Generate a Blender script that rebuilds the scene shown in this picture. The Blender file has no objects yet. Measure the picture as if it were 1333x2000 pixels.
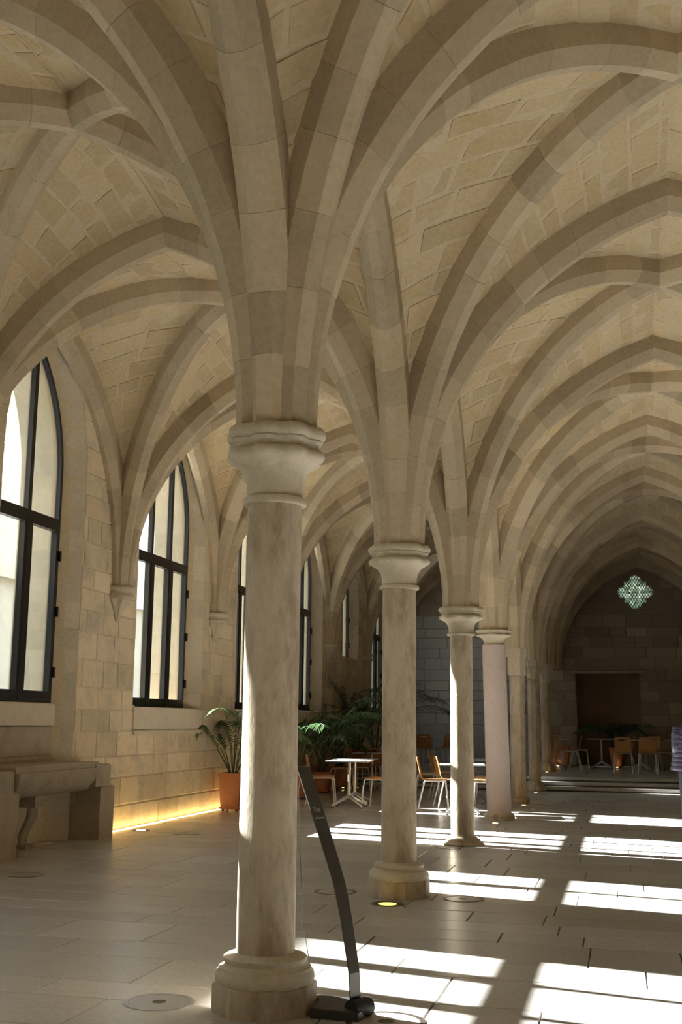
import bpy, math, random
from mathutils import Vector
from math import sin, cos, pi, radians, sqrt, acos, atan2, hypot

random.seed(7)
K = 0.88                       # survey units -> metres
sc = bpy.context.scene
COL = sc.collection

# ------------------------------------------------------------------ camera
YAW, PITCH, ROLL, EYE, FPX = 0.2385275, 0.1793448, 0.011, 1.6, 2250.0
cy_, sy_, cp_, sp_ = cos(YAW), sin(YAW), cos(PITCH), sin(PITCH)
FWD = Vector((-sy_*cp_, cy_*cp_, sp_))
RT0 = Vector((cy_, sy_, 0))
UP0 = RT0.cross(FWD)
RT = RT0*cos(ROLL) + UP0*sin(ROLL)
UP = UP0*cos(ROLL) - RT0*sin(ROLL)
cam_data = bpy.data.cameras.new('camera')
cam_data.sensor_fit = 'VERTICAL'
cam_data.sensor_height = 36.0
cam_data.lens = 36.0*FPX/2000.0
cam_data.clip_end = 300
cam = bpy.data.objects.new('camera', cam_data)
COL.objects.link(cam)
m = cam.matrix_world.copy()
for r in range(3):
    m[r][0], m[r][1], m[r][2] = RT[r], UP[r], -FWD[r]
m[0][3], m[1][3], m[2][3] = 0, 0, EYE*K
cam.matrix_world = m
sc.camera = cam

# ------------------------------------------------------------------ sky, sun, exposure
world = bpy.data.worlds.new('sky')
sc.world = world
world.use_nodes = True
wn = world.node_tree
wn.nodes.clear()
w_out = wn.nodes.new('ShaderNodeOutputWorld')
w_bg = wn.nodes.new('ShaderNodeBackground')
w_bg.inputs[0].default_value = (0.76, 0.88, 1.0, 1)
w_bg.inputs[1].default_value = 2.4
wn.links.new(w_bg.outputs[0], w_out.inputs[0])

SUN_DIR = Vector((1.0, -0.24, -0.618)).normalized()
sun_data = bpy.data.lights.new('sun', 'SUN')
sun_data.energy = 24.0
sun_data.color = (1.0, 0.96, 0.90)
sun_data.angle = radians(0.53)
sun = bpy.data.objects.new('sun', sun_data)
sun.rotation_euler = SUN_DIR.to_track_quat('-Z', 'Y').to_euler()
sun.location = (-20, 20, 20)
COL.objects.link(sun)

sc.view_settings.view_transform = 'Standard'
sc.view_settings.look = 'None'
sc.view_settings.gamma = 1.0
sc.view_settings.use_curve_mapping = False
sc.view_settings.exposure = 1.70
sc.cycles.max_bounces = 14
sc.cycles.diffuse_bounces = 8
sc.cycles.glossy_bounces = 4
sc.cycles.transparent_max_bounces = 12
sc.cycles.caustics_reflective = False
sc.cycles.caustics_refractive = False

# ------------------------------------------------------------------ materials
def new_mat(name):
    mt = bpy.data.materials.new(name)
    mt.use_nodes = True
    nt = mt.node_tree
    nt.nodes.clear()
    out = nt.nodes.new('ShaderNodeOutputMaterial')
    b = nt.nodes.new('ShaderNodeBsdfPrincipled')
    nt.links.new(b.outputs[0], out.inputs[0])
    return mt, nt, b

def plain(name, col, rough=0.5, metal=0.0, noise=0.12, scale=30.0, bump=0.0, rnd=0.0):
    mt, nt, b = new_mat(name)
    tc = nt.nodes.new('ShaderNodeTexCoord')
    nz = nt.nodes.new('ShaderNodeTexNoise')
    nz.inputs['Scale'].default_value = scale
    nz.inputs['Detail'].default_value = 4
    nt.links.new(tc.outputs['Object'], nz.inputs['Vector'])
    mp = nt.nodes.new('ShaderNodeMapRange')
    mp.inputs['To Min'].default_value = 1-noise
    mp.inputs['To Max'].default_value = 1+noise
    nt.links.new(nz.outputs['Fac'], mp.inputs['Value'])
    val = mp.outputs[0]
    if rnd:
        oi = nt.nodes.new('ShaderNodeObjectInfo')
        mr = nt.nodes.new('ShaderNodeMapRange')
        mr.inputs['To Min'].default_value = 1-rnd
        mr.inputs['To Max'].default_value = 1+rnd
        nt.links.new(oi.outputs['Random'], mr.inputs['Value'])
        mu = nt.nodes.new('ShaderNodeMath'); mu.operation = 'MULTIPLY'
        nt.links.new(val, mu.inputs[0]); nt.links.new(mr.outputs[0], mu.inputs[1])
        val = mu.outputs[0]
    vm = nt.nodes.new('ShaderNodeVectorMath'); vm.operation = 'SCALE'
    vm.inputs[0].default_value = col[:3]
    nt.links.new(val, vm.inputs['Scale'])
    nt.links.new(vm.outputs[0], b.inputs['Base Color'])
    b.inputs['Roughness'].default_value = rough
    b.inputs['Metallic'].default_value = metal
    if bump:
        bp = nt.nodes.new('ShaderNodeBump')
        bp.inputs['Strength'].default_value = bump
        bp.inputs['Distance'].default_value = 0.01
        nt.links.new(nz.outputs['Fac'], bp.inputs['Height'])
        nt.links.new(bp.outputs[0], b.inputs['Normal'])
    return mt

def stone(name, ca, cb, cc, scale=1.0, rough=0.85, rnd=0.12, tint=0.35, bump=0.5, streak=1.0, patch=0.5, bdist=0.012, plo=.52, phi=.75):
    """limestone: ca/cb blended by broad noise, cc stains, each stone a shade of its own"""
    mt, nt, b = new_mat(name)
    L = nt.links.new
    tc = nt.nodes.new('ShaderNodeTexCoord')
    mpg = nt.nodes.new('ShaderNodeMapping')
    mpg.inputs['Scale'].default_value = (1, 1, streak)
    L(tc.outputs['Object'], mpg.inputs['Vector'])
    def noise(s, d, r=0.6):
        n = nt.nodes.new('ShaderNodeTexNoise')
        n.inputs['Scale'].default_value = s*scale
        n.inputs['Detail'].default_value = d
        n.inputs['Roughness'].default_value = r
        L(mpg.outputs[0], n.inputs['Vector'])
        return n.outputs['Fac']
    def ramp(v, lo, hi, a=0.0, c=1.0):
        r = nt.nodes.new('ShaderNodeMapRange')
        r.inputs['From Min'].default_value = lo; r.inputs['From Max'].default_value = hi
        r.inputs['To Min'].default_value = a; r.inputs['To Max'].default_value = c
        L(v, r.inputs['Value'])
        return r.outputs[0]
    def mixc(f, x, y):
        mx = nt.nodes.new('ShaderNodeMix'); mx.data_type = 'RGBA'
        if isinstance(f, float): mx.inputs['Factor'].default_value = f
        else: L(f, mx.inputs['Factor'])
        for i, v in ((6, x), (7, y)):
            if isinstance(v, tuple): mx.inputs[i].default_value = (*v, 1)
            else: L(v, mx.inputs[i])
        return mx.outputs[2]
    def math(op, x, y):
        mm = nt.nodes.new('ShaderNodeMath'); mm.operation = op
        for i, v in ((0, x), (1, y)):
            if isinstance(v, (int, float)): mm.inputs[i].default_value = v
            else: L(v, mm.inputs[i])
        return mm.outputs[0]
    oi = nt.nodes.new('ShaderNodeObjectInfo')
    ge = nt.nodes.new('ShaderNodeNewGeometry')
    r1 = math('FRACT', math('ADD', oi.outputs['Random'], ge.outputs['Random Per Island']), 0)
    r2 = math('FRACT', math('MULTIPLY', r1, 17.31), 0)
    fac = math('ADD', ramp(noise(1.3, 5), 0.3, 0.7, 0, 1-tint), math('MULTIPLY', r2, tint))
    c = mixc(fac, ca, cb)
    st = ramp(noise(2.6, 6, 0.7), plo, phi, 0, patch)
    c = mixc(st, c, cc)
    fine = noise(28, 6, 0.7)
    g = math('MULTIPLY', ramp(fine, 0.2, 0.8, 0.82, 1.16), ramp(r1, 0, 1, 1-rnd, 1+rnd))
    vm = nt.nodes.new('ShaderNodeVectorMath'); vm.operation = 'SCALE'
    L(c, vm.inputs[0]); L(g, vm.inputs['Scale'])
    L(vm.outputs[0], b.inputs['Base Color'])
    b.inputs['Roughness'].default_value = rough
    if bump:
        bp = nt.nodes.new('ShaderNodeBump')
        bp.inputs['Strength'].default_value = bump
        bp.inputs['Distance'].default_value = bdist
        h = math('ADD', math('MULTIPLY', noise(9, 5, 0.65), 1.2), math('MULTIPLY', fine, 0.5))
        L(h, bp.inputs['Height'])
        L(bp.outputs[0], b.inputs['Normal'])
    return mt

def glow(name, col, strength):
    mt = bpy.data.materials.new(name); mt.use_nodes = True
    nt = mt.node_tree; nt.nodes.clear()
    out = nt.nodes.new('ShaderNodeOutputMaterial')
    e = nt.nodes.new('ShaderNodeEmission')
    e.inputs[0].default_value = (*col, 1); e.inputs[1].default_value = strength
    nt.links.new(e.outputs[0], out.inputs[0])
    return mt

M = {}
M['web'] = stone('vault_stone', (.62,.51,.335), (.56,.44,.26), (.55,.35,.13), rnd=.11, tint=.55, bump=.9, patch=.5)
M['web_mortar'] = stone('vault_mortar', (.64,.54,.38), (.61,.51,.35), (.57,.46,.30), rnd=.0, tint=0, bump=.5, patch=.3)
M['rib'] = stone('rib_stone', (.53,.445,.315), (.45,.365,.25), (.35,.275,.18), rnd=.16, tint=.5, bump=.4, patch=.4)
M['shaft'] = stone('shaft_stone', (.53,.455,.35), (.44,.37,.27), (.24,.17,.10), scale=1.6, rnd=.04, tint=0, bump=.6, streak=.35, patch=.8, plo=.46, phi=.66)
M['shaft_pink'] = stone('pink_stone', (.52,.43,.40), (.48,.40,.36), (.44,.36,.33), scale=1.2, rnd=.03, tint=0, bump=.5, patch=.3)
M['capital'] = stone('capital_stone', (.56,.50,.39), (.50,.44,.33), (.32,.26,.19), scale=1.4, rnd=.05, tint=0, bump=.4, patch=.5)
M['wall'] = stone('wall_stone', (.66,.56,.41), (.62,.50,.32), (.42,.37,.31), rnd=.15, tint=.6, bump=.7, patch=.75, plo=.48, phi=.66)
M['wall_mortar'] = stone('wall_mortar', (.62,.52,.36), (.58,.47,.31), (.55,.42,.25), rnd=0, tint=0, bump=.4, patch=.3)
M['reveal'] = stone('reveal_stone', (.62,.55,.43), (.58,.50,.38), (.44,.38,.30), rnd=.10, tint=.5, bump=.6, patch=.5)
M['outside'] = stone('buttress_stone', (.60,.53,.40), (.56,.48,.35), (.44,.38,.29), rnd=.08, tint=.3, bump=.4, patch=.4)
M['basin'] = stone('basin_stone', (.42,.35,.26), (.34,.28,.21), (.22,.18,.14), scale=1.8, rnd=.06, tint=.2, bump=.7, patch=.6)
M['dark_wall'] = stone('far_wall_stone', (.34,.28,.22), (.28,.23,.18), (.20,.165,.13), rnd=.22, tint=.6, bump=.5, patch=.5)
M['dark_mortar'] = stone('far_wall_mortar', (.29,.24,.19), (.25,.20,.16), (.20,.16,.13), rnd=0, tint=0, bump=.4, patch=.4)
M['grey_block'] = stone('grey_block_stone', (.42,.42,.43), (.38,.38,.385), (.32,.32,.32), rnd=.06, tint=.3, bump=.25, patch=.2)
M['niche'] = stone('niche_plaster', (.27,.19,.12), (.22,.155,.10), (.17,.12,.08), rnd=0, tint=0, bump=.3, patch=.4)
M['tile'] = stone('paving_stone', (.48,.46,.435), (.43,.42,.405), (.35,.345,.345), scale=1.2, rough=.27, rnd=.09, tint=.7, bump=.16, patch=.3, bdist=.003)
M['joint'] = plain('paving_joint', (.16,.13,.10), .9, noise=.2)
M['iron'] = plain('black_frame_metal', (.016,.016,.018), .35, .4, .2, 60)
M['white_metal'] = plain('white_painted_tube', (.72,.70,.66), .35, .1, .05, 40)
M['steel'] = plain('brushed_steel', (.50,.50,.49), .3, .9, .1, 60)
M['table'] = plain('pale_grey_laminate', (.55,.56,.58), .28, 0, .04, 40)
M['stand'] = plain('dark_grey_coated_metal', (.10,.097,.092), .30, .7, .1, 80)
M['stand_base'] = plain('black_coated_plate', (.028,.028,.030), .45, .2, .1, 80)
M['rubber'] = plain('black_rubber', (.015,.015,.015), .6, 0, .1, 60)
M['pot'] = plain('terracotta', (.42,.17,.085), .8, 0, .22, 9, .3, .15)
M['soil'] = plain('dark_soil', (.03,.022,.015), 1, 0, .5, 40, .8)
M['leaf'] = plain('palm_leaf', (.058,.115,.042), .30, 0, .3, 8, 0, .3)
M['stem'] = plain('palm_stem', (.055,.085,.03), .5, 0, .2, 20)
M['jacket'] = plain('purple_quilted_nylon', (.042,.039,.075), .45, 0, .12, 60)
M['trousers'] = plain('dark_denim', (.022,.026,.042), .8, 0, .25, 40)
M['skin'] = plain('skin', (.52,.33,.24), .5, 0, .05, 20)
M['hair'] = plain('dark_hair', (.03,.02,.014), .5, 0, .3, 60)
M['shoe'] = plain('pale_shoe_leather', (.5,.5,.52), .5, 0, .1, 30)
M['ground'] = plain('pale_gravel', (.48,.45,.40), .9, 0, .2, 6)
M['light_blocking_roof'] = plain('blocking_roof_underside', (.25,.22,.18), .9)
M['letter'] = plain('grey_lettering', (.42,.42,.40), .6)
M['plate'] = plain('floor_steel_plate', (.46,.46,.46), .34, .7, .12, 50)
M['bronze'] = plain('dark_bronze_ring', (.10,.09,.07), .4, .8, .2, 50)
M['led_warm'] = glow('warm_strip_light', (1.0, .68, .28), 6.0)
M['led_spot'] = glow('warm_spot_light', (1.0, .72, .28), 9.0)
M['led_yellow'] = glow('yellow_led', (1.0, .66, .10), 1.1)

def wood_mat():
    mt, nt, b = new_mat('beech_plywood')
    tc = nt.nodes.new('ShaderNodeTexCoord')
    mp = nt.nodes.new('ShaderNodeMapping'); mp.inputs['Scale'].default_value = (40, 3, 3)
    nz = nt.nodes.new('ShaderNodeTexNoise'); nz.inputs['Scale'].default_value = 3; nz.inputs['Detail'].default_value = 5
    cr = nt.nodes.new('ShaderNodeValToRGB')
    cr.color_ramp.elements[0].color = (.36,.17,.055,1); cr.color_ramp.elements[1].color = (.52,.27,.10,1)
    nt.links.new(tc.outputs['Object'], mp.inputs['Vector']); nt.links.new(mp.outputs[0], nz.inputs['Vector'])
    nt.links.new(nz.outputs['Fac'], cr.inputs['Fac']); nt.links.new(cr.outputs[0], b.inputs['Base Color'])
    b.inputs['Roughness'].default_value = .38
    return mt
M['wood'] = wood_mat()

def glass_mat(name, tint, refl):
    mt = bpy.data.materials.new(name); mt.use_nodes = True
    nt = mt.node_tree; nt.nodes.clear()
    out = nt.nodes.new('ShaderNodeOutputMaterial')
    tr = nt.nodes.new('ShaderNodeBsdfTransparent'); tr.inputs[0].default_value = (*tint, 1)
    gl = nt.nodes.new('ShaderNodeBsdfGlossy'); gl.inputs['Roughness'].default_value = .02
    fr = nt.nodes.new('ShaderNodeFresnel'); fr.inputs[0].default_value = 1.45
    mu = nt.nodes.new('ShaderNodeMath'); mu.operation = 'MULTIPLY'; mu.inputs[1].default_value = refl
    mx = nt.nodes.new('ShaderNodeMixShader')
    nt.links.new(fr.outputs[0], mu.inputs[0]); nt.links.new(mu.outputs[0], mx.inputs[0])
    nt.links.new(tr.outputs[0], mx.inputs[1]); nt.links.new(gl.outputs[0], mx.inputs[2])
    nt.links.new(mx.outputs[0], out.inputs[0])
    return mt
M['glass'] = glass_mat('clear_window_glass', (.95,.97,.97), .7)

def leaded_mat():
    """leaded lights: pale greenish panes of slightly differing tone"""
    mt = bpy.data.materials.new('leaded_glass'); mt.use_nodes = True
    nt = mt.node_tree; nt.nodes.clear()
    out = nt.nodes.new('ShaderNodeOutputMaterial')
    tc = nt.nodes.new('ShaderNodeTexCoord')
    vo = nt.nodes.new('ShaderNodeTexVoronoi'); vo.inputs['Scale'].default_value = 14
    cr = nt.nodes.new('ShaderNodeValToRGB')
    cr.color_ramp.elements[0].color = (.10,.13,.07,1); cr.color_ramp.elements[1].color = (.42,.46,.42,1)
    tl = nt.nodes.new('ShaderNodeBsdfTranslucent'); tr = nt.nodes.new('ShaderNodeBsdfTransparent')
    mx = nt.nodes.new('ShaderNodeMixShader'); mx.inputs[0].default_value = .35
    nt.links.new(tc.outputs['Object'], vo.inputs['Vector']); nt.links.new(vo.outputs['Color'], cr.inputs['Fac'])
    nt.links.new(cr.outputs[0], tl.inputs[0]); nt.links.new(cr.outputs[0], tr.inputs[0])
    nt.links.new(tl.outputs[0], mx.inputs[1]); nt.links.new(tr.outputs[0], mx.inputs[2])
    nt.links.new(mx.outputs[0], out.inputs[0])
    return mt
M['leaded'] = leaded_mat()

# ------------------------------------------------------------------ mesh helpers
def tagit(o, label=None, cat=None, group=None, kind=None):
    if label: o['label'] = label
    if cat: o['category'] = cat
    if group: o['group'] = group
    if kind: o['kind'] = kind
    return o

def empty(name, loc=(0, 0, 0), rz=0.0, parent=None):
    o = bpy.data.objects.new(name, None)
    o.empty_display_size = .2
    o.location = [c*K for c in loc]
    o.rotation_euler = (0, 0, rz)
    COL.objects.link(o)
    if parent: o.parent = parent
    return o

class MB:
    def __init__(s): s.V = []; s.F = []
    def add(s, V, F):
        n = len(s.V); s.V += [tuple(v) for v in V]; s.F += [tuple(i+n for i in f) for f in F]
        return s
    def box(s, x0, x1, y0, y1, z0, z1):
        return s.add([(x0,y0,z0),(x1,y0,z0),(x1,y1,z0),(x0,y1,z0),(x0,y0,z1),(x1,y0,z1),(x1,y1,z1),(x0,y1,z1)],
                     [(0,3,2,1),(4,5,6,7),(0,1,5,4),(1,2,6,5),(2,3,7,6),(3,0,4,7)])
    def bbox(s, x0, x1, y0, y1, z0, z1, b=.01):
        """box with its upper edges bevelled"""
        V = [(x0,y0,z0),(x1,y0,z0),(x1,y1,z0),(x0,y1,z0),(x0,y0,z1-b),(x1,y0,z1-b),(x1,y1,z1-b),(x0,y1,z1-b),
             (x0+b,y0+b,z1),(x1-b,y0+b,z1),(x1-b,y1-b,z1),(x0+b,y1-b,z1)]
        return s.add(V, [(0,3,2,1),(0,1,5,4),(1,2,6,5),(2,3,7,6),(3,0,4,7),(4,5,9,8),(5,6,10,9),(6,7,11,10),(7,4,8,11),(8,9,10,11)])
    def lathe(s, prof, n=32, c=(0,0), mod=None, cap=True, ph=0.0):
        V = []; F = []
        for r, z in prof:
            for k in range(n):
                a = ph+2*pi*k/n
                rr = r*(mod(a, z) if mod else 1)
                V.append((c[0]+rr*cos(a), c[1]+rr*sin(a), z))
        for i in range(len(prof)-1):
            for k in range(n):
                k2 = (k+1) % n
                F.append((i*n+k, i*n+k2, (i+1)*n+k2, (i+1)*n+k))
        if cap:
            F.append(tuple(range(n))[::-1]); F.append(tuple((len(prof)-1)*n+k for k in range(n)))
        return s.add(V, F)
    def tube(s, path, r, n=8, cap=True):
        P = [Vector(p) for p in path]
        rs = r if isinstance(r, (list, tuple)) else [r]*len(P)
        V = []; F = []
        T0 = (P[1]-P[0]).normalized()
        ref = Vector((0,0,1)) if abs(T0.z) < .9 else Vector((1,0,0))
        N = T0.cross(ref).normalized()
        for i, p in enumerate(P):
            T = (P[min(i+1, len(P)-1)]-P[max(i-1, 0)]).normalized()
            N = (N - T*N.dot(T)).normalized(); B = T.cross(N)
            for k in range(n):
                a = 2*pi*k/n
                V.append(p+N*(rs[i]*cos(a))+B*(rs[i]*sin(a)))
        for i in range(len(P)-1):
            for k in range(n):
                k2 = (k+1) % n
                F.append((i*n+k, i*n+k2, (i+1)*n+k2, (i+1)*n+k))
        if cap:
            F.append(tuple(range(n))[::-1]); F.append(tuple((len(P)-1)*n+k for k in range(n)))
        return s.add(V, F)
    def loft(s, rings, closed=True, cap=False):
        n = len(rings[0]); V = [p for r in rings for p in r]; F = []
        for i in range(len(rings)-1):
            for k in range(n if closed else n-1):
                k2 = (k+1) % n
                F.append((i*n+k, i*n+k2, (i+1)*n+k2, (i+1)*n+k))
        if cap:
            F.append(tuple(range(n))[::-1]); F.append(tuple((len(rings)-1)*n+k for k in range(n)))
        return s.add(V, F)
    def obj(s, name, mat, parent=None, smooth=None, loc=None):
        me = bpy.data.meshes.new(name)
        me.from_pydata([(x*K, y*K, z*K) for x, y, z in s.V], [], s.F)
        me.materials.append(M[mat] if isinstance(mat, str) else mat)
        if smooth is not None:
            me.polygons.foreach_set('use_smooth', [True]*len(me.polygons))
            me.set_sharp_from_angle(angle=radians(smooth))
        me.update()
        o = bpy.data.objects.new(name, me)
        if loc: o.location = [c*K for c in loc]
        COL.objects.link(o)
        if parent: o.parent = parent
        return o

def children_of(o): return list(o.children)
def copy_tree(o, parent=None):
    c = o.copy(); COL.objects.link(c)
    if parent: c.parent = parent
    for ch in children_of(o): copy_tree(ch, c)
    return c

def px_size(p, area):
    """how large a patch of this area shows in the view (0 when outside the frame)"""
    d = Vector(p)-Vector((0, 0, EYE)); z = d.dot(FWD)
    if z < .5: return 0
    u = FPX*d.dot(RT)/z; v = FPX*d.dot(UP)/z
    if abs(u) > 690 or abs(v) > 1030: return 0
    return area*(FPX/z)**2

# ------------------------------------------------------------------ survey of the building
LX = [-7.22, -2.08, 3.24, 8.38]                     # window wall, left columns, right columns, right wall
RY = [-2.25, 2.15, 6.57, 11.02, 15.76, 19.98, 24.1, 28.4, 32.8, 37.3]
ZCOL = {0: 3.3, 1: 3.3, 2: 3.34, 3: 3.29, 4: 3.15, 5: 3.17, 6: 3.10, 7: 3.08, 8: 3.20, 9: 3.3}
CX = {2: -2.01, 3: -2.085, 4: -2.12, 5: -2.125, 6: -2.09}
def lx(l, j): return CX.get(j, LX[1]) if l == 1 else LX[l]
def zs_of(l, j): return 3.52 if l in (0, 3) else ZCOL[j]
XI_L, XI_R = -7.25, 8.41
FAR_Y, REAR_Y = 37.35, -2.3
NAVE_T, NAVE_C, AISLE_T, AISLE_C, ARC_T, WALL_T = 6.53, 6.66, 6.63, 6.82, 6.30, 6.62

# ------------------------------------------------------------------ floor
floor = MB().add([(XI_L-.4,REAR_Y,-.02),(XI_R+.3,REAR_Y,-.02),(XI_R+.3,FAR_Y,-.02),(XI_L-.4,FAR_Y,-.02)], [(0,1,2,3)]).obj('floor', 'joint')
tagit(floor, kind='structure')
STEP_Y = 28.75
tiles = []
y = -2.2
while y < STEP_Y-.05:
    dy = random.choice((.42, .52, .62, .74))
    if y+dy > STEP_Y: dy = STEP_Y-y
    x = XI_L-.3-random.random()
    while x < XI_R:
        dx = random.choice((.62, .85, 1.05, 1.3, 1.6))
        x0, x1 = max(x, XI_L-.26), min(x+dx, XI_R)
        if x1-x0 > .05: tiles.append((x0+.0045, x1-.0045, y+.0045, y+dy-.0045))
        x += dx
    y += dy
def tile_mb(mb, t):
    x0, x1, y0, y1 = t; b = .004; h = random.uniform(-.001, .0008)
    V = [(x0,y0,-.02),(x1,y0,-.02),(x1,y1,-.02),(x0,y1,-.02),(x0,y0,h-b),(x1,y0,h-b),(x1,y1,h-b),(x0,y1,h-b),
         (x0+b,y0+b,h),(x1-b,y0+b,h),(x1-b,y1-b,h),(x0+b,y1-b,h)]
    mb.add(V, [(0,1,5,4),(1,2,6,5),(2,3,7,6),(3,0,4,7),(4,5,9,8),(5,6,10,9),(6,7,11,10),(7,4,8,11),(8,9,10,11)])
def ground_size(t):
    p = ((t[0]+t[1])/2, (t[2]+t[3])/2, 0)
    d = hypot(p[0], p[1])
    return px_size(p, (t[1]-t[0])*(t[3]-t[2])*EYE/max(d, .1))
tiles.sort(key=ground_size, reverse=True)
for t in tiles[:295]:
    mb = MB(); tile_mb(mb, t); mb.obj('paving_stone', 'tile', floor)
mb = MB()
for t in tiles[295:]: tile_mb(mb, t)
tagit(mb.obj('further_paving', 'tile', floor), kind='stuff')
# three low steps up to the end platform; each tread has a shadow gap beneath its nosing
for k in range(3):
    y0 = STEP_Y+.4*k; z1 = .1*(k+1)
    y1 = y0+.46 if k < 2 else FAR_Y
    xs = [XI_L-.26]
    while xs[-1] < XI_R-1.0: xs.append(xs[-1]+random.uniform(1.5, 2.4))
    xs[-1] = XI_R
    mb = MB()
    mb.box(XI_L-.26, XI_R, y0+.045, y1, z1-.1, z1-.022)
    mb.obj('riser', 'joint', floor)
    for a, b2 in zip(xs[:-1], xs[1:]):
        MB().bbox(a+.003, b2-.003, y0, y1 if k < 2 else y0+.46, z1-.072, z1, .006).obj('step_slab', 'tile', floor)
mb = MB()
yy = STEP_Y+.8+.466
while yy < FAR_Y-.1:
    x = XI_L-.26-random.random()
    while x < XI_R:
        dx = random.uniform(.8, 1.6)
        x0, x1 = max(x, XI_L-.25), min(x+dx, XI_R)
        if x1-x0 > .05: mb.bbox(x0+.003, x1-.003, yy, min(yy+.594, FAR_Y), .27, .30, .004)
        x += dx
    yy += .6
tagit(mb.obj('platform_paving', 'tile', floor), kind='stuff')

# ------------------------------------------------------------------ walls with pointed windows
def opening(yc, sill, a=1.11, zsp=4.9, zap=6.63, bottom=None, n=3):
    h = zap-zsp; R = (a*a+h*h)/(2*a)
    return dict(yc=yc, sill=sill, a=a, zsp=zsp, R=R, c=a-R, bottom=sill if bottom is None else bottom, zap=zap, n=n)
def owidth(o, z, da=0.0):
    if z <= o['zsp']: return o['a']+da
    q = (o['R']+da)**2-(z-o['zsp'])**2
    return max(o['c']+sqrt(q), 0) if q > 0 else 0.0
def oapex(o, da=0.0): return o['zsp']+sqrt((o['R']+da)**2-o['c']**2)
def outline(o, da, zb, n=9):
    """list of (y, z) from lower left over the apex to lower right"""
    za = oapex(o, da); R = o['R']+da
    ph = acos(max(-1, min(1, -o['c']/R)))
    half = [(o['a']+da, zb), (o['a']+da, (zb+o['zsp'])/2)]
    for k in range(n+1):
        f = ph*k/n
        half.append((max(o['c']+R*cos(f), 0), o['zsp']+R*sin(f)))
    L = [(o['yc']-w, z) for w, z in half]
    Rr = [(o['yc']+w, z) for w, z in reversed(half[:-1])]
    return L+Rr

WIN = [opening(-.05, 1.8), opening(4.4, 1.8), opening(8.87, 1.8, a=1.2), opening(13.47, 1.8, a=.87, bottom=0.0, n=2), opening(17.99, 1.78, a=1.22),
       opening(22.45, 1.8, a=.88), opening(26.6, 1.83), opening(31.05, 3.3, a=.75, zsp=4.9, zap=6.2, n=2), opening(35.2, 1.83)]
SPLAY = .26

def build_wall(name, xi, sgn, wins):
    """sgn -1: outside lies towards -x"""
    xf, xb, xo = xi+sgn*.26, xi+sgn*.36, xi+sgn*.95
    ztop = 7.6
    mb = MB()
    edges = [REAR_Y]+[(wins[i]['yc']+wins[i+1]['yc'])/2 for i in range(len(wins)-1)]+[FAR_Y+.05]
    for xx, da, inner in ((xi, SPLAY, True), (xo, .14, False)):
        for i, o in enumerate(wins):
            y0, y1 = edges[i], edges[i+1]
            zb = o['bottom'] if inner else o['sill']-.2
            za = oapex(o, da)
            lv = [zb, o['zsp']]+[o['zsp']+(za-o['zsp'])*sin(pi/2*k/10) for k in range(1, 11)]
            if zb > 0: mb.add([(xx,y0,-.3 if not inner else 0),(xx,y1,-.3 if not inner else 0),(xx,y1,zb),(xx,y0,zb)], [(0,1,2,3)])
            for z0, z1 in zip(lv[:-1], lv[1:]):
                w0, w1 = owidth(o, z0, da), owidth(o, z1-1e-6, da) if z1 < za-1e-4 else 0
                mb.add([(xx,y0,z0),(xx,o['yc']-w0,z0),(xx,o['yc']-w1,z1),(xx,y0,z1)], [(0,1,2,3)])
                mb.add([(xx,o['yc']+w0,z0),(xx,y1,z0),(xx,y1,z1),(xx,o['yc']+w1,z1)], [(0,1,2,3)])
            mb.add([(xx,y0,za),(xx,y1,za),(xx,y1,ztop),(xx,y0,ztop)], [(0,1,2,3)])
    for o in wins:
        rings = [(xi, SPLAY, o['bottom']), (xf, 0, o['bottom']), (xf, 0, o['sill']), (xb, 0, o['sill']), (xo, .14, o['sill']-.2)]
        mb.loft([[(x, yy, zz) for yy, zz in outline(o, da, zb)] for x, da, zb in rings], closed=True)
    w = mb.obj(name, 'wall_mortar')
    tagit(w, kind='structure')
    return w
wall_left = build_wall('wall_left', XI_L, -1, WIN)
wall_right = MB().box(XI_R, XI_R+1.2, REAR_Y-.1, FAR_Y+.6, 0, 7.6).obj('wall_right', 'wall_mortar')
tagit(wall_right, kind='structure')

# facing stones of the left wall, in courses, cut to the window outlines
stones = []
def free_interval(z, ya, yb):
    return ya, yb
def courses(z0, z1, lo, hi):
    out = []; z = z0
    while z < z1-.1:
        h = random.uniform(lo, hi)
        out.append((z, min(z+h, z1))); z += h
    return out
G = .008
for z0, z1 in courses(0, 6.9, .28, .42):
    joints = [7.0]
    while joints[-1] < FAR_Y-.2: joints.append(joints[-1]+random.uniform(.38, .95))
    joints[-1] = FAR_Y
    cuts = [o['yc'] for o in WIN]
    joints = sorted([j for j in joints if all(abs(j-c) > .15 for c in cuts)]+[c for c in cuts if c > 7.0])
    for ya, yb in zip(joints[:-1], joints[1:]):
        ym = (ya+yb)/2
        o = min(WIN, key=lambda q: abs(q['yc']-ym))
        L = []; R = []
        for k in range(5):
            z = z0+G+(z1-z0-2*G)*k/4
            l, r = ya+G, yb-G
            if z > o['bottom']-.02 and z < oapex(o, SPLAY):
                w = owidth(o, z, SPLAY)+G
                if ym < o['yc']: r = min(r, o['yc']-w)
                else: l = max(l, o['yc']+w)
            L.append((l, z)); R.append((max(r, l+.002) if ym >= o['yc'] else r, z))
        wid = [R[k][0]-L[k][0] for k in range(5)]
        if max(wid) < .08: continue
        if min(wid) < .02:
            ks = [k for k in range(5) if wid[k] > .03]
            L = [L[k] for k in ks]; R = [R[k] for k in ks]
            if len(ks) < 2: continue
        stones.append((L, R))
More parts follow.
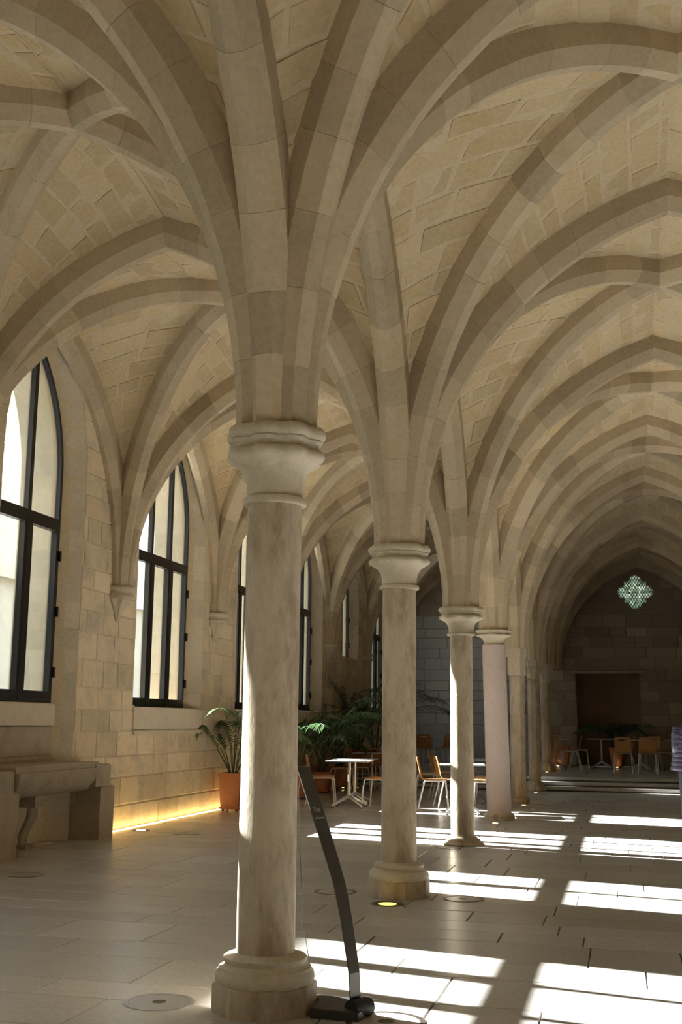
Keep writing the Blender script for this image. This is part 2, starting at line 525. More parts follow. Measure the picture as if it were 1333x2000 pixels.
def wall_stone(mb, st):
    L, R = st
    p = XI_L+random.uniform(.008, .016)
    pts = L+R[::-1]; n = len(pts)
    cyy = sum(q[0] for q in pts)/n; czz = sum(q[1] for q in pts)/n
    b = .012
    def ins(q):
        dy, dz = cyy-q[0], czz-q[1]
        return (q[0]+max(-b, min(b, dy)), q[1]+max(-b, min(b, dz)))
    V = [(XI_L-.004, y, z) for y, z in pts]+[(p-.006, y, z) for y, z in pts]+[(p, *ins(q)) for q in pts]
    F = [(k, (k+1) % n, n+(k+1) % n, n+k) for k in range(n)]+[(n+k, n+(k+1) % n, 2*n+(k+1) % n, 2*n+k) for k in range(n)]
    F.append(tuple(2*n+k for k in range(n)))
    mb.add(V, F)
def ws(st):
    L, R = st
    yy = (L[0][0]+R[0][0])/2; zz = (L[0][1]+L[-1][1])/2
    ar = max(R[0][0]-L[0][0], R[-1][0]-L[-1][0])*(L[-1][1]-L[0][1])
    if yy < 11.8: return 0
    return px_size((XI_L, yy, zz), ar*7.25/yy)
stones.sort(key=ws, reverse=True)
for st in stones[:285]:
    mb = MB(); wall_stone(mb, st); mb.obj('wall_stone', 'wall', wall_left)
mb = MB()
for st in stones[285:]: wall_stone(mb, st)
tagit(mb.obj('further_wall_stones', 'wall', wall_left), kind='stuff')

# stones of the window reveals
def reveal_stones(o, side, single):
    mbs = []
    zb = o['sill'] if o['bottom'] > .5 else .02
    z = zb; seg = []
    while z < o['zsp']-.05:
        h = random.uniform(.26, .38)
        seg.append(((o['a'], z), (o['a'], min(z+h, o['zsp'])))); z += h
    R = o['R']; ph = acos(max(-1, min(1, -o['c']/R))); n = max(3, int(R*ph/.3))
    for k in range(n): seg.append((('arc', ph*k/n), ('arc', ph*(k+1)/n)))
    def P(q, da):
        if q[0] == 'arc': return (o['c']+(R+da)*cos(q[1]), o['zsp']+(R+da)*sin(q[1]))
        return (q[0]+da, q[1])
    for a, b in seg:
        pr = random.uniform(.005, .011)
        mid = 1.0
        mb = MB()
        quad = []
        for q, e in ((a, 1), (b, -1)):
            for da, xx in ((SPLAY-.006, XI_L-.004), (.02, XI_L-.26)):
                w, zz = P(q, da)
                if q[0] == 'arc':
                    q2 = ('arc', q[1]+e*.006); w, zz = P(q2, da)
                else: zz += e*.005
                quad.append((xx, w, zz))
        o1 = [(x, o['yc']+side*w, z) for x, w, z in quad]
        o2 = [(x+.4*pr, o['yc']+side*(max(w-pr, 0)), z) for x, w, z in quad]
        idx = (0, 1, 3, 2)
        V = [o1[i] for i in idx]+[o2[i] for i in idx]
        mb.add(V, [(4,5,6,7),(0,1,5,4),(1,2,6,5),(2,3,7,6),(3,0,4,7)])
        mbs.append(mb)
    om = MB()
    for a, b in seg:
        if a[0] != 'arc' and b[1] < o['sill']: continue
        quad = []
        for q, e in ((a, 1), (b, -1)):
            for da, xx in ((.005, XI_L-.362), (.14, XI_L-.945)):
                w, zz = P(q, da)
                zz += e*.007*(q[0] != 'arc')
                quad.append((xx, o['yc']+side*(w-.006), zz))
        om.add([quad[i] for i in (0, 1, 3, 2)], [(0, 1, 2, 3)])
    tagit(om.obj('outer_reveal_stones', 'outside', wall_left), kind='stuff')
    if single:
        for mb in mbs: mb.obj('reveal_stone', 'reveal', wall_left)
    else:
        al = MB()
        for mb in mbs: al.add(mb.V, mb.F)
        tagit(al.obj('reveal_stones', 'reveal', wall_left), kind='stuff')
for i in (3, 4, 6, 7):
    reveal_stones(WIN[i], 1, True)
for i in (3, 4, 5, 6, 8): reveal_stones(WIN[i], -1, False)
reveal_stones(WIN[5], 1, False); reveal_stones(WIN[8], 1, False)
# sill slabs and aprons below the windows
for i in (4, 5, 6, 8):
    o = WIN[i]
    MB().bbox(XI_L-.26, XI_L+.035, o['yc']-o['a']-SPLAY+.01, o['yc']+o['a']+SPLAY-.01, o['sill']-.34, o['sill'], .02).obj('window_apron', 'reveal', wall_left)
    MB().bbox(XI_L-.02, XI_L+.055, o['yc']-o['a']-SPLAY, o['yc']+o['a']+SPLAY, o['sill']-.42, o['sill']-.35, .02).obj('apron_ledge', 'reveal', wall_left)
MB().bbox(XI_L-.26, XI_L-.16, WIN[3]['yc']-.88, WIN[3]['yc']+.88, 1.50, 1.79, .015).obj('window_apron', 'reveal', wall_left)
MB().bbox(XI_L-.26, XI_L-.20, WIN[3]['yc']-.88, WIN[3]['yc']+.88, 1.02, 1.49, .01).obj('apron_panel', 'basin', wall_left)
MB().bbox(XI_L-.26, XI_L-.14, WIN[3]['yc']-.90, WIN[3]['yc']+.90, .96, 1.10, .03).obj('apron_moulding', 'basin', wall_left)

# windows: black metal frames, transom, mullions, casements, panes, hinges
def build_window(num, xi, sgn, o):
    xf = xi+sgn*.26; x0, x1 = xf-.035, xf+.035
    t = .055
    mb = MB()
    rings = []
    oo, ii = outline(o, .0, o['sill']), outline(o, -t, o['sill']+t)
    V = []
    n = len(oo)
    for x in (x0, x1):
        V += [(x, y, z) for y, z in oo]; V += [(x, y, z) for y, z in ii]
    F = []
    for k in range(n):
        k2 = (k+1) % n
        F += [(k, k2, n+k2, n+k), (2*n+k, 2*n+k2, 3*n+k2, 3*n+k), (k, k2, 2*n+k2, 2*n+k), (n+k, n+k2, 3*n+k2, 3*n+k)]
    mb.add(V, F)
    w = mb.obj('window_%d' % num, 'iron')
    tagit(w, kind='structure')
    zt = 4.22; a = o['a']; yc = o['yc']
    has_t = o['sill'] < 3
    if has_t: MB().box(x0-.01, x1+.01, yc-a+.02, yc+a-.02, zt-.06, zt+.06).obj('transom', 'iron', w)
    nl = o['n']; lw = 2*a/nl
    for k in range(1, nl):
        ym = yc-a+lw*k
        zb = zt+.06 if has_t else o['sill']+t
        top = o['zsp']+sqrt(max(0, (o['R']-t)**2-(abs(ym-yc)-o['c'])**2))
        MB().box(x0, x1, ym-.045, ym+.045, zb, top).obj('mullion', 'iron', w)
        if has_t: MB().box(x0-.012, x1+.012, ym-.06, ym+.06, o['sill']+.03, zt-.05).obj('mullion', 'iron', w)
    if has_t:
        for k in range(nl):
            ya, yb = yc-a+lw*k+(.055 if k == 0 else .06), yc-a+lw*(k+1)-(.055 if k == nl-1 else .06)
            za, zb = o['sill']+t, zt-.06
            f = MB(); c = .045
            f.box(x0-.008, x1+.008, ya, ya+c, za, zb).box(x0-.008, x1+.008, yb-c, yb, za, zb)
            f.box(x0-.008, x1+.008, ya+c, yb-c, za, za+.09).box(x0-.008, x1+.008, ya+c, yb-c, zb-c, zb)
            cs = f.obj('casement', 'iron', w)
            MB().box(xf-.004, xf+.004, ya+c, yb-c, za+.09, zb-c).obj('pane', 'glass', cs)
    inn = outline(o, -t, zt+.06 if has_t else o['sill']+t)
    V = [(xf-.004, y, z) for y, z in inn]+[(xf+.004, y, z) for y, z in inn]; n = len(inn)
    MB().add(V, [tuple(range(n)), tuple(range(2*n-1, n-1, -1))]+[(k, (k+1) % n, n+(k+1) % n, n+k) for k in range(n)]).obj('pane', 'glass', w)
    if sgn < 0:
        for z in ((3.78, 3.02, 2.2) if has_t else (3.7, 4.4)):
            MB().box(x1, x1+.035, yc+a-.03, yc+a+.012, z-.07, z+.07).obj('hinge', 'iron', w)
    return w
num = 0
for o in WIN:
    num += 1; build_window(num, XI_L, -1, o)

# end walls
mb = MB()
QX, QZ = .50, 5.70                    # four-lobed window in the far wall
NX0, NX1, NZ = -1.40, .54, 3.17       # niche
xg = [XI_L-1.5, -6.9, NX0, NX1, XI_R+1.5]
def rect(mb, x0, x1, z0, z1, y): mb.add([(x0,y,z0),(x1,y,z0),(x1,y,z1),(x0,y,z1)], [(0,1,2,3)])
rect(mb, XI_L-1.5, NX0, 0, NZ, FAR_Y); rect(mb, NX1, XI_R+1.5, 0, NZ, FAR_Y)
rect(mb, XI_L-1.5, QX-.7, NZ, 7.6, FAR_Y); rect(mb, QX+.7, XI_R+1.5, NZ, 7.6, FAR_Y)
rect(mb, QX-.7, QX+.7, NZ, QZ-.7, FAR_Y); rect(mb, QX-.7, QX+.7, QZ+.7, 7.6, FAR_Y)
def quatrefoil(s=1.0, n=10):
    """four lobes with square shoulders between them, like the leaded window of the far wall"""
    pts = []
    q = [(.36, .20)]
    base = []
    for k in range(n+1):                       # right lobe
        a = -pi/2+pi*k/n; base.append((.36+.20*cos(a), .20*sin(a)))
    right = [(.35, -.20)]+base+[(.35, .20), (.35, .345), (.20, .345)]
    for r in range(4):
        ca, sa = cos(pi/2*r), sin(pi/2*r)
        for x, z in right: pts.append((s*(x*ca-z*sa), s*(x*sa+z*ca)))
    return pts
qp = quatrefoil()
sq = []
for x, z in qp:
    a = atan2(z, x); r = .7/max(abs(cos(a)), abs(sin(a)))
    sq.append((r*cos(a), r*sin(a)))
for cx_, cz_ in ((.7, .7), (-.7, .7), (-.7, -.7), (.7, -.7)):
    kk = min(range(len(sq)), key=lambda i: hypot(sq[i][0]-cx_, sq[i][1]-cz_))
    sq[kk] = (cx_, cz_)
n = len(qp)
V = [(QX+x, FAR_Y, QZ+z) for x, z in sq]+[(QX+x, FAR_Y, QZ+z) for x, z in qp]+[(QX+x*1.0, FAR_Y+.5, QZ+z*1.0) for x, z in qp]
F = [(k, (k+1) % n, n+(k+1) % n, n+k) for k in range(n)]+[(n+k, n+(k+1) % n, 2*n+(k+1) % n, 2*n+k) for k in range(n)]
mb.add(V, F)
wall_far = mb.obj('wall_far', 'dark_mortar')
tagit(wall_far, kind='structure')
mb = MB(); d = .55
mb.add([(NX0,FAR_Y,.3),(NX0,FAR_Y+d,.3),(NX0,FAR_Y+d,NZ),(NX0,FAR_Y,NZ),(NX1,FAR_Y,.3),(NX1,FAR_Y+d,.3),(NX1,FAR_Y+d,NZ),(NX1,FAR_Y,NZ)],
       [(0,1,2,3),(4,7,6,5),(1,5,6,2),(3,2,6,7),(0,4,5,1)])
mb.obj('niche', 'niche', wall_far)
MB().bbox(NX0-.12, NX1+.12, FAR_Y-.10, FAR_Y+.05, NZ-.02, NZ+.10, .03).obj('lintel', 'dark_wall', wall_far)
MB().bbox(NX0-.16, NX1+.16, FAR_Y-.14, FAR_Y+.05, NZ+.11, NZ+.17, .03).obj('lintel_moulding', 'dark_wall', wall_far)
mb = MB()
ring = lambda s, y: [(QX+x*s, y, QZ+z*s) for x, z in qp]
mb.loft([ring(1.0, FAR_Y+.10), ring(1.06, FAR_Y-.02), ring(.97, FAR_Y-.02), ring(.95, FAR_Y+.12)])
mb.obj('window_surround', 'dark_wall', wall_far)
# leaded window: pane, diamond lead lattice, saddle bars
wq = MB().add([(QX+x, FAR_Y+.14, QZ+z) for x, z in qp]+[(QX+x, FAR_Y+.15, QZ+z) for x, z in qp],
              [tuple(range(n)), tuple(range(2*n-1, n-1, -1))]).obj('window_10', 'leaded')
tagit(wq, kind='structure')
def inside(x, z):
    c = False; j = n-1
    for i in range(n):
        xi, zi = qp[i]; xj, zj = qp[j]
        if (zi > z) != (zj > z) and x < (xj-xi)*(z-zi)/(zj-zi)+xi: c = not c
        j = i
    return c
lead = MB()
for sgn in (1, -1):
    for k in range(-16, 17):
        c0 = k*.088; run = []
        for q in range(141):
            t = -.7+q*.01
            x, z = c0+t*.58, sgn*t
            if inside(x, z): run.append((x, z))
            else:
                if len(run) > 1: lead.tube([(QX+run[0][0], FAR_Y+.13, QZ+run[0][1]), (QX+run[-1][0], FAR_Y+.13, QZ+run[-1][1])], 0.0085, 4)
                run = []
lead.obj('lead_lattice', 'iron', wq)
for z, hw in ((.2, .36), (0, .55), (-.2, .36), (-.4, .18), (.40, .18)):
    MB().box(QX-hw, QX+hw, FAR_Y+.115, FAR_Y+.127, QZ+z-.006, QZ+z+.006).obj('saddle_bar', 'iron', wq)
# far wall stones
fst = []
for z0, z1 in courses(.3, 7.0, .30, .42):
    x = -7.2
    while x < 3.6:
        dx = random.uniform(.5, 1.05); x0, x1 = x, x+dx; x += dx
        if z0 < NZ+.2 and x1 > NX0-.02 and x0 < NX1+.02:
            if x0 < NX0-.15: x1 = min(x1, NX0-.02)
            elif x1 > NX1+.15: x0 = max(x0, NX1+.02)
            else: continue
        if abs((x0+x1)/2-QX) < .62+dx/2 and z1 > QZ-.68 and z0 < QZ+.68: continue
        fst.append((x0, x1, z0, z1))
def far_stone(mb, s):
    x0, x1, z0, z1 = s; g = .008; p = FAR_Y-random.uniform(.006, .018); b = .01
    x0 += g; x1 -= g; z0 += g; z1 -= g
    V = [(x0,FAR_Y,z0),(x1,FAR_Y,z0),(x1,FAR_Y,z1),(x0,FAR_Y,z1),(x0+b,p,z0+b),(x1-b,p,z0+b),(x1-b,p,z1-b),(x0+b,p,z1-b)]
    mb.add(V, [(4,5,6,7),(0,1,5,4),(1,2,6,5),(2,3,7,6),(3,0,4,7)])
fst.sort(key=lambda s: px_size(((s[0]+s[1])/2, FAR_Y, (s[2]+s[3])/2), (s[1]-s[0])*(s[3]-s[2])), reverse=True)
for k, s in enumerate(fst):
    if k < 290:
        mb = MB(); far_stone(mb, s)
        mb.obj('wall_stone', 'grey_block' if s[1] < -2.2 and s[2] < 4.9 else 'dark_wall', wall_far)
mb = MB()
for s in fst[290:]: far_stone(mb, s)
if mb.V: tagit(mb.obj('further_wall_stones', 'dark_wall', wall_far), kind='stuff')
mb = MB(); rect(mb, XI_L-1.5, XI_R+1.5, -.3, 7.6, REAR_Y)
tagit(mb.obj('wall_rear', 'wall_mortar'), kind='structure')
mb = MB().box(XI_L-1.6, XI_R+1.6, REAR_Y-.2, FAR_Y+.8, 7.6, 7.8)  # unseen slab added above the vault to stop light leaking in
tagit(mb.obj('light_blocking_roof', 'light_blocking_roof'), kind='structure')

# ------------------------------------------------------------------ vault
WOFF, SOFF = .26, .10
class Arc:
    def __init__(s, S, E, zs, za, r0):
        s.S = Vector(S); d = Vector(E)-s.S; s.L = d.length; s.u = d/s.L
        s.r0 = r0; s.a = s.L-r0; s.zs = zs; h = za-zs
        s.R = (s.a**2+h*h)/(2*s.a)
    def P(s, t, off=0.0, lat=0.0):
        rho = s.R+off
        ph = t*acos(max(-1, min(1, (s.R-s.a)/rho)))
        q = s.r0+s.R-rho*cos(ph)
        return Vector((s.S.x+s.u.x*q-s.u.y*lat, s.S.y+s.u.y*q+s.u.x*lat, s.zs+rho*sin(ph)))
    def length(s): return s.R*acos(max(-1, min(1, (s.R-s.a)/s.R)))

arcs = {}
ribs = []       # (name, [Arc, Arc], visible)
R0 = {0: .20, 1: .245, 2: .245, 3: .20}
def mk(l, j, E, za): return Arc((lx(l, j), RY[j]), E, zs_of(l, j), za, R0[l])
nrow = len(RY)
for j in range(nrow):
    for l in range(3):
        za = NAVE_T if l == 1 else AISLE_T
        if l == 1 and j >= 7: za = 6.45
        E = ((lx(l, j)+lx(l+1, j))/2, RY[j])
        a, b = mk(l, j, E, za), mk(l+1, j, E, za)
        arcs['T', l, j, 0], arcs['T', l, j, 1] = a, b
        ribs.append(('transverse_rib', [a, b], l < 2 and j >= 1))
for j in range(nrow-1):
    for l in range(4):
        za = WALL_T if l in (0, 3) else ARC_T
        E = ((lx(l, j)+lx(l, j+1))/2, (RY[j]+RY[j+1])/2)
        a, b = mk(l, j, E, za), mk(l, j+1, E, za)
        arcs['A', l, j, 0], arcs['A', l, j, 1] = a, b
        ribs.append(('wall_rib' if l in (0, 3) else 'arcade_rib', [a, b], l < 2 and j >= 1))
    for l in range(3):
        za = NAVE_C if l == 1 else AISLE_C
        E = ((LX[l]+LX[l+1])/2, (RY[j]+RY[j+1])/2)
        D = {}
        for dl in (0, 1):
            for dj in (0, 1):
                D[dl, dj] = arcs['D', l, j, dl, dj] = mk(l+dl, j+dj, E, za)
        ribs.append(('diagonal_rib', [D[0, 0], D[1, 1]], l < 2 and j >= 1))
        ribs.append(('diagonal_rib', [D[0, 1], D[1, 0]], l < 2 and j >= 1))

def web_point(p, q, t, w, off=WOFF):
    a, b = p.P(t, off), q.P(t*(.78+.22*t), off)
    v = a.lerp(b, w)
    v.z += .10*(4*w*(1-w))*t
    return v
base = MB(); wstones = []
for j in range(nrow-1):
    for l in range(3):
        sides = [(('T', l, j, 0), (0, 0)), (('T', l, j, 1), (1, 0)), (('T', l, j+1, 0), (0, 1)), (('T', l, j+1, 1), (1, 1)),
                 (('A', l, j, 0), (0, 0)), (('A', l, j, 1), (0, 1)), (('A', l+1, j, 0), (1, 0)), (('A', l+1, j, 1), (1, 1))]
        for key, dd in sides:
            p, q = arcs[key], arcs[('D', l, j)+dd]
            NT, NW = 12, 5
            V = [web_point(p, q, ti/NT, wi/NW) for ti in range(NT+1) for wi in range(NW+1)]
            F = [(ti*(NW+1)+wi, ti*(NW+1)+wi+1, (ti+1)*(NW+1)+wi+1, (ti+1)*(NW+1)+wi) for ti in range(NT) for wi in range(NW)]
            base.add(V, F)
            if l > 1 or j < 1: continue
            t = .22
            while t < .985:
                length = p.length()
                dt = random.uniform(.17, .27)/length
                t1 = min(t+dt, 1.0)
                wd = (web_point(p, q, (t+t1)/2, 0)-web_point(p, q, (t+t1)/2, 1)).length
                w = 0.0
                first = True
                while w < .999:
                    dw = random.uniform(.28, .75)/max(wd, .05)
                    if first: dw *= random.uniform(.4, 1.0); first = False
                    w1 = min(w+dw, 1.0)
                    if 1-w1 < .12/max(wd, .05): w1 = 1.0
                    if wd > .12: wstones.append((p, q, t, t1, w, w1))
                    w = w1
                t = t1
ceiling = base.obj('ceiling', 'web_mortar', smooth=40)
tagit(ceiling, kind='structure')
def web_stone(mb, s):
    p, q, t0, t1, w0, w1 = s
    g = .018
    def pt(t, w, off): return web_point(p, q, t, w, off)
    c = [pt(t0, w0, WOFF), pt(t0, w1, WOFF), pt(t1, w1, WOFF), pt(t1, w0, WOFF)]
    ctr = sum(c, Vector())/4
    nrm = (c[1]-c[0]).cross(c[3]-c[0])
    if nrm.length < 1e-7: return
    nrm.normalize()
    if nrm.z > 0: nrm = -nrm
    h = random.uniform(.004, .013)
    V = []
    pts = []
    for (ta, wa) in ((t0, w0), (t0, (w0+w1)/2), (t0, w1), (t1, w1), (t1, (w0+w1)/2), (t1, w0)):
        v = pt(ta, wa, WOFF); d = ctr-v
        v = v+d*min(1, (g+random.uniform(0, .008))/max(d.length, .02)*1.3)
        pts.append(v)
    lo = [v-nrm*.01 for v in pts]
    hi = [v+nrm*h*random.uniform(.8, 1.2)+(ctr-v)*.03 for v in pts]
    mb.add(lo+hi, [(6,7,10,11),(7,8,9,10)]+[(k, (k+1) % 6, 6+(k+1) % 6, 6+k) for k in range(6)])
def wst(s):
    p, q, t0, t1, w0, w1 = s
    c = web_point(p, q, (t0+t1)/2, (w0+w1)/2)
    ar = (web_point(p, q, t0, w0)-web_point(p, q, t0, w1)).length*(web_point(p, q, t0, w0)-web_point(p, q, t1, w0)).length
    d = c-Vector((0, 0, EYE))
    nn = (web_point(p, q, t0, w1)-web_point(p, q, t0, w0)).cross(web_point(p, q, t1, w0)-web_point(p, q, t0, w0))
    if nn.length < 1e-7: return 0
    return px_size(c, ar*abs(nn.normalized().dot(d.normalized())))
wstones.sort(key=wst, reverse=True)
for s in wstones[:290]:
    mb = MB(); web_stone(mb, s)
    if mb.V: mb.obj('vault_stone', 'web', ceiling)
mb = MB()
for s in wstones[290:]: web_stone(mb, s)
tagit(mb.obj('further_vault_stones', 'web', ceiling), kind='stuff')

PROF = [(-.145, .34), (-.145, .115), (-.05, 0.0), (.05, 0.0), (.145, .115), (.145, .34)]
def voussoir(mb, arc, t0, t1, gap=.0009):
    L = arc.length(); e = gap/L
    jit = random.uniform(-.003, .003)
    rings = []
    for t in (t0+e, (t0+t1)/2, t1-e if t1 < .999 else t1):
        rings.append([arc.P(t, off+(jit if off < .3 else 0), lat) for lat, off in PROF])
    m = len(PROF); V = [p for r in rings for p in r]; F = []
    for i in range(2):
        for k in range(m-1):
            F.append((i*m+k, i*m+k+1, (i+1)*m+k+1, (i+1)*m+k))
    F.append(tuple(range(m))[::-1]); F.append(tuple(2*m+k for k in range(m)))
    mb.add(V, F)
cand = []
for ri, (nm, pair, vis) in enumerate(ribs):
    lst = []
    for arc in pair:
        L = arc.length(); nv = max(6, round(L/.43))
        jl = [0]
        for k in range(1, nv): jl.append((k+random.uniform(-.18, .18))/nv)
        jl.append(1)
        for a, b in zip(jl[:-1], jl[1:]): lst.append((arc, a, b))
    sz = 0
    if vis:
        for arc, a, b in lst: sz += min(px_size(arc.P((a+b)/2), .43*.3), 30000)
    cand.append((sz, ri, lst))
cand.sort(key=lambda c: -c[0])
left = 296
for sz, ri, lst in cand:
    nm = ribs[ri][0]
    if sz > 0 and len(lst) <= left and ribs[ri][2]:
        e = empty(nm, parent=ceiling)
        for arc, a, b in lst:
            mb = MB(); voussoir(mb, arc, a, b); mb.obj('voussoir', 'rib', e)
        left -= len(lst)
    else:
        mb = MB()
        for arc, a, b in lst: voussoir(mb, arc, a, b)
        mb.obj(nm, 'rib', ceiling)

# ------------------------------------------------------------------ columns
def lobes(z0, amt=.065):
    return lambda a, z: 1+(amt*min(1, max(0, (z-z0)/.08))*(1-2*abs(sin(4*a))**3) if z > z0 else 0)
OCT = pi/8
def cap_profile(zn, zi, r):
    H = (zi-zn)/.47
    P = [(r*1.0,0),(r*1.17,.005),(r*1.20,.025),(r*1.14,.045),(r*1.02,.05),(r*1.02,.07),(r*1.06,.13),(r*1.14,.18),(r*1.30,.225),(r*1.52,.255),
         (r*1.70,.272),(r*1.76,.295),(r*1.74,.318),(r*1.62,.335),(r*1.56,.338)]
    return [(a, zn+b*H) for a, b in P]
def abacus_profile(zn, zi, r):
    H = (zi-zn)/.47
    P = [(r*1.52,.335),(r*1.54,.362),(r*1.64,.37),(r*1.68,.385),(r*1.64,.395),(r*1.74,.402),(r*1.80,.425),(r*1.78,.45),(r*1.68,.47),(r*1.3,.472)]
    return [(a, zn+b*H) for a, b in P]
def column(j, label, zn, r=.163, style='round', mat='shaft', lean=0.0):
    x, y, zi = lx(1, j), RY[j], ZCOL[j]
    zf = .3 if j == 8 else 0.0
    c = empty('stone_column', (x, y, zf))
    tagit(c, label, 'column', 'columns of the left arcade', 'thing')
    zn -= zf; zi -= zf
    if style in ('round', 'flat_base', 'bulky'):
        if style == 'round':
            MB().lathe([(.297,0),(.297,.145),(.290,.155)], 8, ph=OCT).obj('plinth', 'shaft', c)
            MB().lathe([(.27,.15),(.278,.165),(.282,.19),(.276,.215),(.262,.228),(.262,.236),(.235,.246),(.228,.262),(.236,.272),(.236,.290),(.222,.300),(.18,.312),(.17,.315)], 40).obj('base_moulding', 'capital', c, smooth=50)
            z0 = .31
        elif style == 'flat_base':
            MB().lathe([(.27,0),(.275,.02),(.24,.045),(.225,.06),(.22,.075),(.19,.09),(.175,.11)], 40, mod=lambda a, z: 1+.03*sin(3*a+1)+.02*sin(7*a)).obj('worn_base', 'shaft', c, smooth=50)
            z0 = .08
        else:
            MB().lathe([(.27,0),(.27,.05),(.255,.06)], 8, c=(lean, 0), ph=OCT).obj('plinth', 'shaft', c)
            MB().lathe([(.25,.06),(.255,.075),(.24,.10),(.225,.11)], 40, c=(lean, 0)).obj('base_moulding', 'shaft', c, smooth=50)
            z0 = .10
        nz = 14
        sh = MB()
        prof = []
        for k in range(nz+1):
            f = k/nz; z = z0+(zn-z0)*f
            prof.append((r*(1.02-.03*f+.008*sin(9*f)), z))
        sh.lathe(prof, 40)
        if lean:
            sh.V = [(px+lean*(1-pz/zn), py, pz) for px, py, pz in sh.V]
        sh.obj('shaft', mat, c, smooth=50)
        rr = .163
        MB().lathe(cap_profile(zn, zi, rr), 64, mod=lobes(zn+.2*(zi-zn)/.47)).obj('capital', 'capital', c, smooth=45)
        MB().lathe(abacus_profile(zn, zi, rr), 64, mod=lobes(zn)).obj('abacus', 'capital', c, smooth=45)
    elif style == 'pier':
        MB().lathe([(.215,0),(.215,.10),(.205,.115)], 8, ph=OCT).obj('plinth', 'shaft', c)
        MB().lathe([(r,.11),(r,zn)], 8, ph=OCT).obj('shaft', mat, c)
        MB().lathe([(r*1.05,zn),(r*1.22,zn+.01),(r*1.22,zi-.17)], 8, ph=OCT).obj('capital', 'capital', c)
        MB().lathe([(r*1.40,zi-.17),(r*1.42,zi-.16),(r*1.42,zi)], 8, ph=OCT).obj('abacus', 'capital', c)
    elif style == 'small':
        MB().lathe([(.27,0),(.27,.05),(.25,.10),(.20,.20),(.185,.24)], 8, ph=OCT).obj('plinth', 'shaft', c)
        MB().lathe([(r,.23),(r,zn)], 8, ph=OCT).obj('shaft', mat, c)
        MB().lathe([(r,zn),(r*1.25,zn+.02),(r*1.02,zn+.05),(r*1.08,zn+.14),(r*1.5,zn+.24),(r*1.62,zn+.26),(r*1.62,zn+.29)], 8, ph=OCT).obj('capital', 'capital', c)
        MB().lathe([(r*1.5,zn+.29),(r*1.72,zn+.31),(r*1.72,zi)], 8, ph=OCT).obj('abacus', 'capital', c)
    return c
c1 = column(2, 'tall round stone column with lobed capital and octagonal plinth beside the dark curved sign stand', 2.87)
column(3, 'round stone column on a pale octagonal plinth, second of the row from the sign stand', 2.86)
column(4, 'slim round column, brightly sunlit on one side, with a worn low base', 2.76, .152, 'flat_base')
column(5, 'thick smooth pinkish column, slightly leaning, under a double-ring capital', 2.90, .20, 'bulky', 'shaft_pink', .06)
column(6, 'octagonal stone pier with a plain blocky capital, beside the pinkish column', 2.55, .165, 'pier')
column(7, 'slim octagonal column with flared foot just in front of the steps', 2.62, .15, 'small')
column(8, 'slim dim column standing up on the far platform beside the tables', 2.66, .145, 'small')
# the row nearest the right aisle, and the piers behind the viewpoint
mbc = MB()
mbc.lathe([(.297,0),(.297,.145),(.27,.16),(.28,.2),(.23,.25),(.236,.29),(.166,.32),(.163,.4),(.160,2.8),(.19,2.83),(.165,2.87),(.18,3.0),(.27,3.12),(.28,3.16),(.25,3.2),(.285,3.26),(.28,3.3)], 24)
pier = None
for l, j in [(1, 0), (1, 1)]+[(2, j) for j in range(0, 9)]:
    if pier is None: pier = mbc.obj('column', 'shaft', smooth=40); o = pier
    else: o = pier.copy(); COL.objects.link(o)
    o.location = (LX[l]*K, RY[j]*K, (.3 if j == 8 else 0)*K)
    o.scale = (1, 1, (ZCOL[j]-(.3 if j == 8 else 0))/3.3)
    tagit(o, kind='structure')

# wall corbels carrying the vault ribs
def corbel(l, j, label):
    sx = 1 if l == 0 else -1
    c = empty('wall_corbel', (LX[l], RY[j], 3.52))
    if label: tagit(c, label, 'corbel', 'corbels along the window wall', 'thing')
    else: tagit(c, kind='structure')
    MB().lathe([(.20,-.20),(.235,-.19),(.245,-.165),(.235,-.14),(.21,-.13),(.21,-.09),(.24,-.08),(.255,-.05),(.245,-.015),(.20,0)], 24, mod=lambda a, z: 1+.02*cos(8*a)).obj('cap_moulding', 'capital', c, smooth=45)
    MB().lathe([(.012,-.52),(.03,-.50),(.05,-.44),(.075,-.38),(.115,-.31),(.165,-.25),(.20,-.205),(.20,-.19)], 48, mod=lambda a, z: 1+.13*cos(8*a)).obj('fluted_cone', 'capital', c, smooth=60)
    return c
corb = {3: 'fluted stone corbel hidden beside the basin recess', 4: 'large fluted stone corbel between the two nearest black windows', 5: 'fluted stone corbel on the wall above the palm in the square clay pot',
        6: 'shadowed corbel behind the tall column beside a narrow black window', 7: 'dim corbel on the wall between the far tall window and the high short window', 8: 'most distant dim corbel beside the last window'}
for j in range(3, 9): corbel(0, j, corb[j] if j > 3 else None)
for j in range(1, 3): corbel(0, j, None)

# ------------------------------------------------------------------ outside
g = MB().add([(-60,-30,-.32),(60,-30,-.32),(60,90,-.32),(-60,90,-.32)], [(0,1,2,3)]).obj('exterior_ground', 'ground')
tagit(g, kind='structure')

